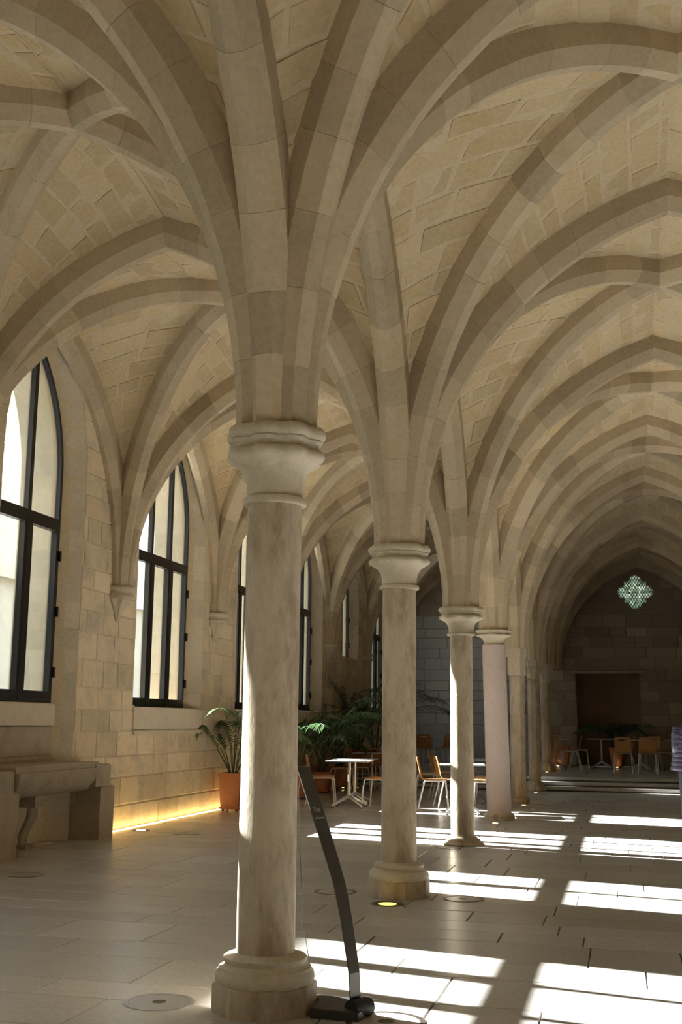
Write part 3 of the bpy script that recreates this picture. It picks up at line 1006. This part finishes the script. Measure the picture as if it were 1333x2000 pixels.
def house_or_blocker(x0, x1, y0, y1, z1, label):  # makes the neighbour seen through the panes and the unseen added sun blockers
    h = MB().box(x0, x1, y0, y1, -.3, z1)
    h.add([(x0-.4,y0-.4,z1),(x1+.4,y0-.4,z1),(x1+.4,y1+.4,z1),(x0-.4,y1+.4,z1),((x0+x1)/2,y0+2,z1+.6),((x0+x1)/2,y1-2,z1+.6)],
          [(0,1,4),(1,2,5,4),(2,3,5),(3,0,4,5),(0,3,2,1)])
    o = h.obj('building_or_sun_blocker', 'outside'); tagit(o, kind='structure')
    for k in range(int((y1-y0)/3)):
        for zz in (1.2, 5.2, 9.2):
            if zz+2 < z1: MB().box(x1, x1+.06, y0+1+3*k, y0+2.2+3*k, zz, zz+2).obj('window_shutter', 'ground', o)
house_or_blocker(-42, -30, 7.0, 21.2, 16.95, '')  # unseen, added to cut the low sun from the near windows
house_or_blocker(-42, -30, -45, 7.0, 24.0, '')  # unseen and taller, added to keep sun out of the bays behind the camera
house_or_blocker(-28, -24, 29.2, 34.5, 16.8, '')  # unseen, added to block the sun at the far tall window
house_or_blocker(-28, -24, 35.6, 44, 16.8, '')  # unseen, added to block the sun at the last window and darken that end
house_or_blocker(-30, -22, 27, 70, 6.6, '')

# ------------------------------------------------------------------ stone basin under the first window
def basin():
    e = empty('stone_basin', (-7.0, 13.4, 0))
    tagit(e, 'carved stone basin with a gadrooned front on blocks beneath the nearest window', 'basin')
    ox, oy = -7.0, 13.4
    def add(mb, name, mat='basin', smooth=None):
        mb.V = [(x-ox, y-oy, z) for x, y, z in mb.V]
        return mb.obj(name, mat, e, smooth=smooth)
    add(MB().bbox(-7.24, -6.84, 14.66, 15.10, 0, .70, .02), 'support_block')
    add(MB().bbox(-7.24, -6.86, 11.85, 12.52, 0, .735, .02), 'support_block')
    add(MB().bbox(-7.23, -6.84, 14.50, 14.96, .70, .99, .02), 'end_block')
    add(MB().bbox(-7.23, -6.88, 11.95, 12.42, .735, .98, .02), 'end_block')
    add(MB().bbox(-7.50, -6.86, 12.40, 14.62, .955, 1.03, .015), 'slab')
    # belly with slanting gadroons
    rings = []
    n = 150
    for k in range(n+1):
        yy = 12.44+(14.52-12.44)*k/n
        ring = []
        for i in range(13):
            f = i/12
            a = -pi/2*f
            ph = (yy*1.0+f*.16)/.135
            fl = abs(sin(pi*ph))
            r = .26+.030*(fl-.5)*min(1, 4*f*(1-f)+.25)
            ring.append((-7.08+r*cos(a)*1.0, yy, .955+.30*sin(a)*(r/.26)))
        ring.append((-7.40, yy, .655)); ring.append((-7.40, yy, .955))
        rings.append(ring)
    add(MB().loft(rings, closed=True, cap=True), 'gadrooned_belly', smooth=50)
    # scrolled bracket
    path = [(-7.20,.70),(-7.20,.56),(-7.19,.50),(-7.185,.44),(-7.20,.36),(-7.24,.28),(-7.28,.20),(-7.30,.12),(-7.295,.06),(-7.27,0)]
    b = MB()
    for dy in (-.055, 0, .055):
        b.tube([(x, 13.46+dy, z) for x, z in path[2:]], [.045,.045,.042,.04,.036,.034,.034,.04], 8)
    add(b, 'bracket', smooth=50)
    add(MB().bbox(-7.32, -7.10, 13.36, 13.56, .50, .68, .01), 'bracket_block')
    add(MB().bbox(-7.38, -7.20, 13.36, 13.57, 0, .05, .01), 'bracket_foot')
    add(MB().box(-7.30, -7.20, 14.60, 14.66, 0, .70), 'pilaster')
basin()

# ------------------------------------------------------------------ floor hatches and uplights
def hatch(x, y, r, label, bright=False):
    e = empty('floor_hatch', (x, y, 0))
    tagit(e, label, 'floor hatch', 'round hatches set in the paving')
    MB().lathe([(r,.0005),(r,.004),(r*.86,.004),(r*.86,.0005)], 40, cap=False).obj('rim', 'bronze' if not bright else 'plate', e)
    MB().lathe([(r*.85,.0005),(r*.85,.003),(r*.2,.003)], 40, cap=False).obj('lid', 'plate' if bright else 'tile', e)
    MB().lathe([(r*.20,.003),(r*.19,.005),(r*.10,.004),(.004,.003)], 24, cap=False).obj('key_socket', 'bronze', e)
hatch(-2.64, 6.57, .205, 'large shiny steel hatch in the paving beside the tall front column', True)
hatch(-6.05, 11.26, .19, 'round stone-filled hatch in front of the carved basin')
hatch(-6.09, 15.95, .19, 'round hatch on the floor near the glowing wall foot')
hatch(-2.71, 11.09, .20, 'round hatch behind the curved sign stand')
hatch(-1.48, 11.02, .19, 'round hatch at the sunlit edge beside the second column')
hatch(-2.25, 15.35, .17, 'round hatch beside the worn base of the sunlit column')
hatch(-1.30, 6.50, .22, 'large round hatch half in sun beside the sign stand foot')
def uplight(x, y, z, r, label, mat):
    e = empty('floor_uplight', (x, y, z))
    tagit(e, label, 'floor light', 'round uplights at the column feet')
    MB().lathe([(r,.0005),(r,.006),(r*.8,.006),(r*.78,.002)], 32, cap=False).obj('rim', 'bronze', e)
    MB().lathe([(r*.55,.0008),(r*.55,.003),(.002,.003)], 24, cap=False).obj('lamp', mat, e)
    MB().lathe([(r*.8,.0006),(r*.55,.0014)], 32, cap=False).obj('reflector', 'rubber', e)
uplight(-2.09, 10.51, 0, .15, 'yellow glowing floor light before the octagonal plinth of the second column', 'led_yellow')
uplight(-6.87, 16.15, 0, .13, 'bright floor light at the foot of the wall next to the basin', 'led_spot')
uplight(-2.06, 19.25, 0, .085, 'small floor light in front of the pinkish column', 'led_spot')
uplight(-1.96, 23.60, 0, .085, 'small floor light in front of the octagonal pier', 'led_spot')
uplight(-2.03, 27.80, 0, .085, 'small floor light in front of the column by the steps', 'led_spot')
uplight(-2.05, 32.30, .3, .085, 'small floor light on the platform in front of the dim column', 'led_spot')
strip = MB().box(XI_L+.05, XI_L+.10, 15.75, 24.0, .002, .006).obj('strip_light', 'led_warm')
tagit(strip, 'long warm strip light glowing along the foot of the window wall', 'light strip')

# ------------------------------------------------------------------ curved sign stand
def sign_stand():
    B = (-1.47, 6.56)
    e = empty('sign_stand', (B[0], B[1], 0))
    tagit(e, 'dark grey bow-shaped sign stand with a taut cable beside the front column', 'sign stand')
    ca, sa = cos(radians(-30)), sin(radians(-30))
    def q(s_, w_, z): return Vector((s_*ca-w_*sa, s_*sa+w_*ca, z))
    mb = MB()
    c0 = [(-.245,-.10),(.03,-.12),(.05,.02),(-.05,.22),(-.31,.215),(-.25,.12)]
    mb.loft([[(x, y, z) for x, y in c0] for z in (0, .045)]+[[(x*.97-.004, y*.97+.002, .052) for x, y in c0]], cap=True)
    mb.obj('base_plate', 'stand_base', e)
    MB().tube([q(.015, -.07, .05), q(.015, .07, .05)], .05, 18).obj('base_weight', 'rubber', e, smooth=40)
    pts = [(-.017,.045),(-.021,.12),(-.029,.226),(-.058,.357),(-.0956,.517),(-.15,.691),(-.205,.813),(-.2775,.964),(-.3695,1.147),(-.46,1.33)]
    w = [.040,.041,.042,.043,.044,.046,.048,.050,.052,.054]
    rings = []
    for (s_, z), hw in zip(pts, w):
        rings.append([q(s_-.004, -hw, z), q(s_+.004, -hw, z), q(s_+.004, hw, z), q(s_-.004, hw, z)])
    MB().loft(rings, cap=True).obj('blade', 'stand', e)
    MB().tube([q(-.465, 0, 1.325), q(-.492, 0, 1.2), q(-.478, 0, .906), q(-.438, 0, .448), q(-.335, 0, .06)], .0022, 6).obj('cable', 'stand', e)
    MB().tube([q(-.335, 0, .02), q(-.335, 0, .085)], .008, 8).obj('cable_anchor', 'rubber', e)
    MB().tube([q(-.44, 0, 1.29), q(-.46, 0, 1.295)], .006, 8).obj('cable_pin', 'steel', e)
    from mathutils import Matrix
    def text(body, size, s_, z, off):
        cu = bpy.data.curves.new('lettering', 'FONT'); cu.body = body; cu.size = size*K; cu.extrude = .0003
        cu.align_x = 'LEFT'
        tmp = bpy.data.objects.new('lettering', cu); COL.objects.link(tmp)
        dg = bpy.context.evaluated_depsgraph_get()
        me = bpy.data.meshes.new_from_object(tmp.evaluated_get(dg))
        bpy.data.objects.remove(tmp)
        me.materials.clear(); me.materials.append(M['letter'])
        o = bpy.data.objects.new('lettering', me); COL.objects.link(o); o.parent = e
        t = (q(-.46, 0, 1.33)-q(-.3695, 0, 1.147)).normalized()
        xdir = q(0, 1, 0)
        nrm = xdir.cross(t)
        mm = Matrix(((xdir.x, t.x, nrm.x, 0), (xdir.y, t.y, nrm.y, 0), (xdir.z, t.z, nrm.z, 0), (0, 0, 0, 1)))
        mm.translation = (q(s_, off, z)+nrm*.006)*K
        o.matrix_local = mm
    text('Tao', .036, -.330, 1.075, -.036)
    text('la Sérénité', .0185, -.311, 1.035, -.042)
sign_stand()

# ------------------------------------------------------------------ cafe chairs and tables
def make_chair(label, group):
    e = empty('cafe_chair')
    tagit(e, label, 'chair', group)
    # profile in (y, z): seat front at +y, back rising at -y
    prof = [(.245,.535),(.225,.552),(.10,.552),(-.05,.545),(-.15,.543),(-.205,.560),(-.235,.60),(-.252,.66),(-.275,.77),(-.282,.80),(-.296,.86),(-.305,.895),(-.314,.935),(-.318,.955)]
    hw = [.19,.235,.245,.24,.235,.23,.225,.222,.215,.214,.21,.208,.20,.175]
    def shell(i0, i1, name):
        mb = MB(); xs = [-1, -.52, 0, .52, 1]
        P = {}
        for sgn in (0, 1):
            for i in range(i0, i1+1):
                y, z = prof[i]
                ty, tz = prof[min(i+1, len(prof)-1)][0]-prof[max(i-1, 0)][0], prof[min(i+1, len(prof)-1)][1]-prof[max(i-1, 0)][1]
                l = hypot(ty, tz); ny, nz = -tz/l, ty/l
                for k, fx in enumerate(xs):
                    x = fx*hw[i]; cv = .012*(fx*fx)
                    off = (.007 if sgn else -.007)
                    P[sgn, i, k] = len(mb.V)
                    mb.V.append((x, y+ny*off+(cv if i > 6 else 0), z+nz*off))
        hole = lambda i, k: i == 10 and k in (1, 2)
        for i in range(i0, i1):
            for k in range(4):
                if hole(i, k): continue
                mb.F.append((P[0,i,k], P[0,i,k+1], P[0,i+1,k+1], P[0,i+1,k]))
                mb.F.append((P[1,i,k], P[1,i+1,k], P[1,i+1,k+1], P[1,i,k+1]))
        for i in range(i0, i1):
            for k in (0, 4): mb.F.append((P[0,i,k], P[0,i+1,k], P[1,i+1,k], P[1,i,k]))
        for i in (i0, i1):
            for k in range(4): mb.F.append((P[0,i,k], P[0,i,k+1], P[1,i,k+1], P[1,i,k]))
        if i1 > 10:
            for k in (1, 2):
                for i in (10, 11): mb.F.append((P[0,i,k], P[0,i,k+1], P[1,i,k+1], P[1,i,k]))
            for k in (1, 3): mb.F.append((P[0,10,k], P[0,11,k], P[1,11,k], P[1,10,k]))
        return mb.obj(name, 'wood', e, smooth=50)
    shell(0, 5, 'seat'); shell(5, 13, 'backrest')
    for sx in (-1, 1):
        x = sx*.205
        MB().tube([(x, .0, .528), (x, .17, .528), (sx*.21, .205, .518), (sx*.218, .225, .49), (sx*.235, .27, .02), (sx*.235, .271, 0)], .0125, 8).obj('leg', 'white_metal', e, smooth=40)
        MB().tube([(x, .0, .528), (x, -.12, .528), (sx*.21, -.155, .518), (sx*.218, -.175, .49), (sx*.245, -.29, .02), (sx*.245, -.291, 0)], .0125, 8).obj('leg', 'white_metal', e, smooth=40)
    MB().tube([(-.205, .10, .528), (.205, .10, .528)], .010, 8).obj('seat_bar', 'white_metal', e, smooth=40)
    MB().tube([(-.205, -.10, .528), (.205, -.10, .528)], .010, 8).obj('seat_bar', 'white_metal', e, smooth=40)
    return e
def make_table(label, group):
    e = empty('cafe_table')
    tagit(e, label, 'table', group)
    MB().box(-.40, .40, -.40, .40, .845, .862).obj('table_top', 'table', e)
    MB().lathe([(.11,.832),(.11,.845)], 16).obj('top_bracket', 'rubber', e)
    MB().lathe([(.03,.16),(.03,.84)], 16).obj('pole', 'steel', e, smooth=40)
    for k in range(4):
        a = pi/4+k*pi/2
        l = MB()
        p0, p1 = Vector((.025*cos(a), .025*sin(a), .20)), Vector((.40*cos(a), .40*sin(a), .05))
        sd = Vector((-sin(a), cos(a), 0))*.016
        l.loft([[p0-sd+Vector((0,0,-.03)), p0+sd+Vector((0,0,-.03)), p0+sd+Vector((0,0,.03)), p0-sd+Vector((0,0,.03))],
                [p1-sd+Vector((0,0,-.014)), p1+sd+Vector((0,0,-.014)), p1+sd+Vector((0,0,.014)), p1-sd+Vector((0,0,.014))]], cap=True)
        l.tube([(.385*cos(a), .385*sin(a), .05), (.385*cos(a), .385*sin(a), .012)], .012, 8)
        o = l.obj('leg', 'steel', e)
        MB().lathe([(.022,0),(.024,.006),(.018,.014)], 12, c=(.385*cos(a), .385*sin(a))).obj('foot', 'rubber', o)
    return e
CH_G = 'beech ply cafe chairs with white tube legs'; TB_G = 'square cafe tables on steel pedestals'
# x, y, z, direction the sitter faces (degrees, 90 = away), label
CHAIRS = [
 (-5.66, 21.95, 0, 10, 'ply chair facing a sunlit table, behind the top of the dark sign stand'),
 (-4.50, 21.80, 0, 172, 'ply chair half hidden by the second column, facing the pair of sunlit tables'),
 (-6.36, 26.4, 0, 0, 'shaded ply chair behind the sunlit pair of tables, seen from the side'),
 (-6.05, 27.2, 0, 0, 'shaded ply chair between the sunlit tables and the clay planters'),
 (-6.10, 28.3, 0, 268, 'dim ply chair facing us beyond the grey table next to the second column'),
 (-5.55, 28.3, 0, 272, 'ply chair close to the second column, mostly behind the dim table'),
 (-3.46, 21.75, 0, 8, 'sunlit ply chair standing alone in front, between the second and third columns'),
 (-3.25, 22.5, 0, 20, 'ply chair with oval hand slot just left of the sunlit column'),
 (-4.02, 24.4, 0, 5, 'ply chair directly behind the foremost chair between the second and third columns'),
 (-3.80, 25.3, 0, 0, 'ply chair seen edge-on in the row behind, between second and third columns'),
 (-2.52, 21.7, 0, 172, 'ply chair with sunlit seat between the sunlit column and the pinkish column'),
 (-2.62, 23.2, 0, 180, 'dim ply chair behind the sunlit seat, beside the pinkish column'),
 (-3.55, 27.0, 0, 90, 'dim ply chair deep in the aisle, left edge of the sunlit column'),
 (-6.15, 34.7, .3, 30, 'dark ply chair on the platform left of the aisle end table'),
 (-5.25, 34.6, .3, 150, 'dark ply chair on the platform right of the aisle end table'),
 (-5.60, 33.7, .3, 90, 'dark ply chair on the platform in front of the aisle end table'),
 (-.03, 32.5, .3, 90, 'ply chair with its back to us on the platform, before the lit palm pot'),
 (.60, 32.5, .3, 90, 'ply chair with its back to us on the platform, nearer the person'),
 (-1.46, 33.9, .3, 178, 'shaded chair facing the small table beside the platform column'),
 (-2.02, 35.2, .3, 270, 'dim chair behind the small table beside the platform column'),
 (-1.28, 35.25, .3, 0, 'dark chair in front of the recess, second from the platform column'),
 (.02, 35.45, .3, 180, 'dark chair facing the recess table, behind the palm'),
 (.75, 35.25, .3, 250, 'dark chair behind the two turned-away chairs'),
 (1.15, 34.4, .3, 170, 'dark chair beside the person at the far table'),
]
TABLES = [
 (-5.07, 21.75, 0, 4, 'sunlit square table with bright top, nearer of the touching pair'),
 (-5.18, 22.72, 0, 4, 'sunlit square table behind the nearer one of the pair'),
 (-5.88, 27.6, 0, 0, 'dim grey table by the second column in front of the palms'),
 (-2.82, 20.95, 0, 8, 'sunlit table passing behind the sunlit slim column'),
 (-3.05, 24.0, 0, 0, 'dim table in the second row behind the sunlit slim column'),
 (-5.72, 34.9, .3, 0, 'dark table on the platform at the end of the left aisle'),
 (-3.35, 34.5, .3, 0, 'dark platform table seen between the sunlit column and the pinkish column'),
 (-1.90, 34.1, .3, 0, 'small grey table beside the dim platform column'),
 (-.64, 35.3, .3, 0, 'dark table in front of the wall recess'),
 (.45, 34.2, .3, 0, 'dark table just beyond the two turned-away chairs'),
 (1.55, 35.2, .3, 0, 'dark far table beside the person'),
]
proto = None
for x, y, z, d, lab in CHAIRS:
    if proto is None: proto = make_chair(lab, CH_G); o = proto
    else: o = copy_tree(proto)
    o.location = (x*K, y*K, z*K); o.rotation_euler = (0, 0, radians(d-90)); o['label'] = lab
proto = None
for x, y, z, d, lab in TABLES:
    if proto is None: proto = make_table(lab, TB_G); o = proto
    else: o = copy_tree(proto)
    o.location = (x*K, y*K, z*K); o.rotation_euler = (0, 0, radians(d)); o['label'] = lab

# ------------------------------------------------------------------ potted palms
def frond(mb_s, mb_l, base, az, length, lift, droop, rng, leaflen=.42):
    """one kentia frond: a stalk that rises then arches, leaflets hanging from its outer half"""
    pts = []
    n = 14
    p = Vector(base); el = lift
    for k in range(n+1):
        pts.append(p.copy())
        f = k/n
        el = lift-droop*f**1.8
        p = p+Vector((cos(az)*cos(el), sin(az)*cos(el), sin(el)))*(length/n)
    mb_s.tube(pts, [.011*(1-.75*k/n)+.002 for k in range(n+1)], 5)
    for k in range(25):
        f = .32+.68*(k/24)
        q = f*n; i = min(int(q), n-1); c = pts[i].lerp(pts[i+1], q-i)
        T = (pts[min(i+1, n)]-pts[max(i-1, 0)]).normalized()
        S = T.cross(Vector((0, 0, 1)))
        if S.length < .1: S = Vector((-sin(az), cos(az), 0))
        S.normalize()
        Uv = S.cross(T)
        ll = leaflen*(1-.55*abs(f-.62)/.4)*rng.uniform(.85, 1.1)
        for sd in (-1, 1):
            d = (T*.75+S*sd*.75+Uv*.12).normalized()
            a = c.copy(); w = .021
            rows = []
            for m_ in range(5):
                g_ = m_/4
                ww = w*(1-g_)**.6*(.5+min(1, g_*5)*.5)+.0008
                nn = d.cross(Vector((0, 0, 1)))
                if nn.length < .05: nn = S
                nn.normalize()
                rows.append((a-nn*ww, a+nn*ww))
                d = (d+Vector((0, 0, -.20-.10*rng.random()))).normalized()
                a = a+d*(ll/4)
            V = [v for r_ in rows for v in r_]
            mb_l.add(V, [(2*m_, 2*m_+1, 2*m_+3, 2*m_+2) for m_ in range(4)])
def palm(x, y, z, pot_h, pot_r, height, nf, label, seed, square=False, spread=1.0, pot_name='clay pot', az0=None):
    rng = random.Random(seed)
    e = empty('potted_palm', (x, y, z))
    tagit(e, label, 'potted palm', 'palms along the window wall')
    if square:
        w0, w1 = pot_r*.82, pot_r
        rings = [[(w*sx, w*sy, zz) for sx, sy in ((-1,-1),(1,-1),(1,1),(-1,1))] for w, zz in ((w0,.05),(w1,pot_h-.07),(w1*1.05,pot_h-.07),(w1*1.05,pot_h),(w1*.92,pot_h),(w1*.88,pot_h-.06))]
        MB().loft(rings, cap=True).obj('pot', 'pot', e)
        MB().bbox(-w0*1.12, w0*1.12, -w0*1.12, w0*1.12, .03, .075, .01).obj('saucer', 'pot', e)
        for sx in (-1, 1):
            for sy in (-1, 1): MB().tube([(sx*w0*.8-.02, sy*w0*.8, .016), (sx*w0*.8+.02, sy*w0*.8, .016)], .016, 10).obj('caster', 'rubber', e)
    else:
        MB().lathe([(pot_r*.74,.05),(pot_r*.97,pot_h-.08),(pot_r*1.04,pot_h-.08),(pot_r*1.05,pot_h),(pot_r*.93,pot_h),(pot_r*.88,pot_h-.05)], 28).obj('pot', 'pot', e, smooth=45)
        MB().lathe([(pot_r*.80,.03),(pot_r*.84,.075),(pot_r*.78,.08)], 28).obj('saucer', 'pot', e, smooth=45)
        for k in range(4):
            a = k*pi/2+.6
            MB().lathe([(.02,0),(.024,.016),(.02,.034)], 10, c=(pot_r*.6*cos(a), pot_r*.6*sin(a))).obj('caster', 'rubber', e)
    MB().lathe([(.005,pot_h-.045),(pot_r*.9,pot_h-.05)], 16, cap=False).obj('soil', 'soil', e)
    for k in range(nf):
        az = 2*pi*k/nf*1.618+rng.uniform(-.3, .3) if az0 is None else az0[k % len(az0)]+rng.uniform(-.2, .2)
        fr = k/max(1, nf-1)
        L = (height-pot_h)*(1.25+.30*fr)*rng.uniform(.85, 1.08)*spread
        lift = radians(rng.uniform(78, 88)-28*fr)
        s_, l_ = MB(), MB()
        frond(s_, l_, (.04*cos(az), .04*sin(az), pot_h-.05), az, L, lift, radians(rng.uniform(75, 115)), rng, leaflen=.34+.11*L)
        for q_ in (s_, l_):
            q_.V = [(max(a_, XI_L+.04-x), min(b_, FAR_Y+.5-y) if x > -2 else b_, c_) for a_, b_, c_ in q_.V]
        so = s_.obj('frond', 'stem', e)
        l_.obj('leaflets', 'leaf', so)
    return e
palm(-6.86, 20.2, 0, .66, .20, 2.05, 13, 'kentia palm in a square clay pot against the warm lit wall', 3, True, .95)
palm(-6.62, 23.75, 0, .58, .24, 1.95, 13, 'palm with sunlit green fronds right beside the tall front column', 5)
palm(-6.70, 25.9, 0, .46, .22, 1.75, 11, 'dark palm in a round clay pot behind the sign stand top', 8)
palm(-6.82, 27.0, 0, .55, .30, 2.15, 13, 'large bushy palm in a wide planter beneath the narrow far window', 12, True)
palm(-6.82, 28.2, 0, .50, .30, 1.95, 12, 'bushy palm in a wide planter behind the dim table', 15, True)
palm(-6.80, 30.0, .3, .55, .26, 2.65, 12, 'tallest dark palm reaching up the wall below the high short window', 21)
palm(-6.60, 31.4, .3, .50, .26, 2.35, 10, 'slender palm close to the second column by the last window', 27)
palm(-.21, 36.3, .3, .60, .22, 1.62, 14, 'palm in a lit clay pot standing before the wall recess', 31, False, .85)
def planter(x, y, z, label):
    e = empty('clay_planter', (x, y, z)); tagit(e, label, 'planter')
    w = .34; h = .62
    MB().loft([[(q*sx, q*sy, zz) for sx, sy in ((-1,-1),(1,-1),(1,1),(-1,1))] for q, zz in ((w*.85,.04),(w,h),(w*.9,h),(w*.86,h-.06))], cap=True).obj('pot', 'pot', e)
    MB().bbox(-w*.95, w*.95, -w*.95, w*.95, .03, .075, .01).obj('saucer', 'pot', e)
    MB().box(-w*.84, w*.84, -w*.84, w*.84, h-.08, h-.05).obj('soil', 'soil', e)
    for sx in (-1, 1):
        for sy in (-1, 1): MB().tube([(sx*w*.7-.02, sy*w*.7, .016), (sx*w*.7+.02, sy*w*.7, .016)], .016, 10).obj('caster', 'rubber', e)
planter(-1.95, 36.4, .3, 'large empty square clay planter glowing behind the small platform table')
for i, (x, y, lab) in enumerate([(-.21, 36.0, 'small spot lamp lighting the palm pot before the recess'), (-1.95, 36.0, 'small spot lamp lighting the big clay planter on the platform'),
                                 (-6.98, 23.6, 'small spot lamp at the clay pot next to the tall front column'), (-6.55, 27.45, 'small spot lamp between the clay planters')]):
    z = .3 if y > 30 else 0
    e = empty('spot_lamp', (x, y, z)); tagit(e, lab, 'spot lamp', 'small spots lighting the planters')
    MB().lathe([(.04,0),(.045,.02),(.035,.03)], 16).obj('housing', 'rubber', e)
    MB().lathe([(.03,.031),(.028,.034),(.002,.035)], 16, cap=False).obj('lens', 'led_spot', e)

# ------------------------------------------------------------------ person at the right edge
def ell(cx, cy, z, rx, ry, n=20, ph=0):
    return [(cx+rx*cos(2*pi*k/n+ph), cy+ry*sin(2*pi*k/n+ph), z) for k in range(n)]
def person(x, y):
    S = 1.95/1.80
    e = empty('person', (x, y, 0), radians(8))
    tagit(e, 'person in a purple quilted jacket and dark jeans, cut by the picture edge', 'person')
    # body: one continuous skin over a jointed skeleton
    J = [((0,0,.98),.13),((0,.01,1.15),.125),((0,.0,1.32),.15),((0,-.01,1.45),.11),((0,.0,1.53),.055),((0,.015,1.60),.075),((0,.02,1.70),.095),((0,.015,1.78),.06),
         ((-.10,0,.93),.095),((-.11,.015,.52),.062),((-.12,-.02,.10),.042),((-.13,.13,.04),.036),
         ((.10,0,.93),.095),((.115,.06,.52),.062),((.12,.06,.10),.042),((.13,.21,.04),.036),
         ((-.15,0,1.40),.05),((-.215,-.03,1.16),.045),((-.12,.18,1.05),.032),((-.06,.22,1.04),.034),
         ((.15,0,1.40),.05),((.215,-.03,1.16),.045),((.12,.18,1.05),.032),((.06,.22,1.04),.034)]
    E = [(0,1),(1,2),(2,3),(3,4),(4,5),(5,6),(6,7),(0,8),(8,9),(9,10),(10,11),(0,12),(12,13),(13,14),(14,15),(3,16),(16,17),(17,18),(18,19),(3,20),(20,21),(21,22),(22,23)]
    for side, w in ((-1, 19), (1, 23)):
        bx, by, bz = J[w][0]
        for k, (dx, dy, ln) in enumerate(((-.022,.015,.075),(-.008,.02,.085),(.008,.02,.08),(.022,.015,.065))):
            J.append(((bx+dx*.9, by+dy+.005, bz-.035), .010)); J.append(((bx+dx, by+dy+.012, bz-.035-ln*.6), .009)); J.append(((bx+dx*.9, by+dy, bz-.035-ln), .008))
            n = len(J); E += [(w, n-3), (n-3, n-2), (n-2, n-1)]
        J.append(((bx-side*.03, by+.03, bz-.02), .011)); J.append(((bx-side*.04, by+.05, bz-.06), .009)); n = len(J); E += [(w, n-2), (n-2, n-1)]
    me = bpy.data.meshes.new('body')
    me.from_pydata([tuple(c*S*K for c in p) for p, r in J], E, [])
    me.materials.append(M['skin'])
    ob = bpy.data.objects.new('body', me); COL.objects.link(ob); ob.parent = e
    sk = ob.modifiers.new('skin', 'SKIN'); sk.use_smooth_shade = True
    if not me.skin_vertices: me.attributes.new
    for v, (p, r) in zip(me.skin_vertices[0].data, J): v.radius = (r*S*K, r*S*K)
    me.skin_vertices[0].data[0].use_root = True
    ss = ob.modifiers.new('smooth', 'SUBSURF'); ss.levels = 1; ss.render_levels = 2
    def sc_(mb): mb.V = [(a*S, b*S, c*S) for a, b, c in mb.V]; return mb
    # quilted jacket: stacked padded rolls
    rings = []
    ctl = [(.90,.30,.20),(1.0,.285,.195),(1.15,.262,.18),(1.30,.24,.17),(1.42,.228,.15),(1.47,.16,.12),(1.50,.10,.09),(1.54,.085,.085)]
    def interp(z):
        for (z0, a0, b0), (z1, a1, b1) in zip(ctl[:-1], ctl[1:]):
            if z <= z1: f = (z-z0)/(z1-z0); return a0+(a1-a0)*f, b0+(b1-b0)*f
        return ctl[-1][1:]
    nz = 96
    for k in range(nz+1):
        z = .90+.64*k/nz; a, b = interp(z); puff = .009*abs(sin(pi*(z-.90)/.058))**.6
        rings.append([(px, py, pz-.02*cos(2*pi*i/24)*0) for i, (px, py, pz) in enumerate(ell(0, 0, z, a+puff, b+puff, 24))])
    sc_(MB().loft(rings)).obj('jacket', 'jacket', e, smooth=50)
    for s in (-1, 1):
        P = [Vector((s*.17, 0, 1.43)), Vector((s*.195, -.02, 1.34)), Vector((s*.215, -.03, 1.17)), Vector((s*.19, .08, 1.09)), Vector((s*.11, .19, 1.05))]
        path = []; rr = []
        R_ = [.085, .085, .072, .062, .055]
        for i in range(4):
            for q in range(14):
                f = q/14; path.append(P[i].lerp(P[i+1], f)); rr.append(R_[i]+(R_[i+1]-R_[i])*f+.006*abs(sin(pi*(i*14+q)/5.6))**.6)
        path.append(P[4]); rr.append(.05)
        sc_(MB().tube(path, rr, 16)).obj('sleeve', 'jacket', e, smooth=50)
    for s in (-1, 1):
        ky, fy = (.015, -.02) if s < 0 else (.06, .06)
        path = [(s*.085,0,.98),(s*.095,0,.86),(s*.105,.01,.70),(s*.112,ky,.52),(s*.117,(ky+fy)/2-.01,.32),(s*.12,fy,.10)]
        sc_(MB().tube(path, [.125,.115,.098,.080,.072,.068], 16)).obj('trouser_leg', 'trousers', e, smooth=50)
        f = [ell(s*.13, fy+.06, z, rx, ry, 16) for z, rx, ry in ((0,.05,.135),(.025,.054,.14),(.06,.05,.125),(.10,.045,.075))]
        sc_(MB().loft(f, cap=True)).obj('shoe', 'shoe', e, smooth=50)
    # head: skull cap of hair, ears, nose, eyes
    hr = [ell(0, .005-.01*k, z, r*.92, r*1.05, 20) for k, (z, r) in enumerate(((1.47,.07),(1.52,.085),(1.60,.088),(1.66,.090),(1.70,.098),(1.76,.104),(1.80,.085),(1.83,.05),(1.84,.01)))]
    sc_(MB().loft(hr, cap=True)).obj('hair', 'hair', e, smooth=60)
    sc_(MB().tube([(0, .105, 1.70), (0, .128, 1.665), (0, .11, 1.655)], [.010,.016,.010], 8)).obj('nose', 'skin', e, smooth=60)
    for s in (-1, 1):
        sc_(MB().loft([ell(s*.096, .01, z, rx, ry, 8) for z, rx, ry in ((1.64,.006,.012),(1.665,.011,.022),(1.69,.012,.024),(1.71,.007,.014))], cap=True)).obj('ear', 'skin', e, smooth=60)
        sc_(MB().lathe([(.002,1.693),(.011,1.700),(.011,1.706),(.002,1.713)], 8, c=(s*.034, .100))).obj('eye', 'hair', e, smooth=60)
    sc_(MB().box(-.024, .024, .094, .108, 1.628, 1.636)).obj('mouth', 'skin', e)
person(.95, 17.1)
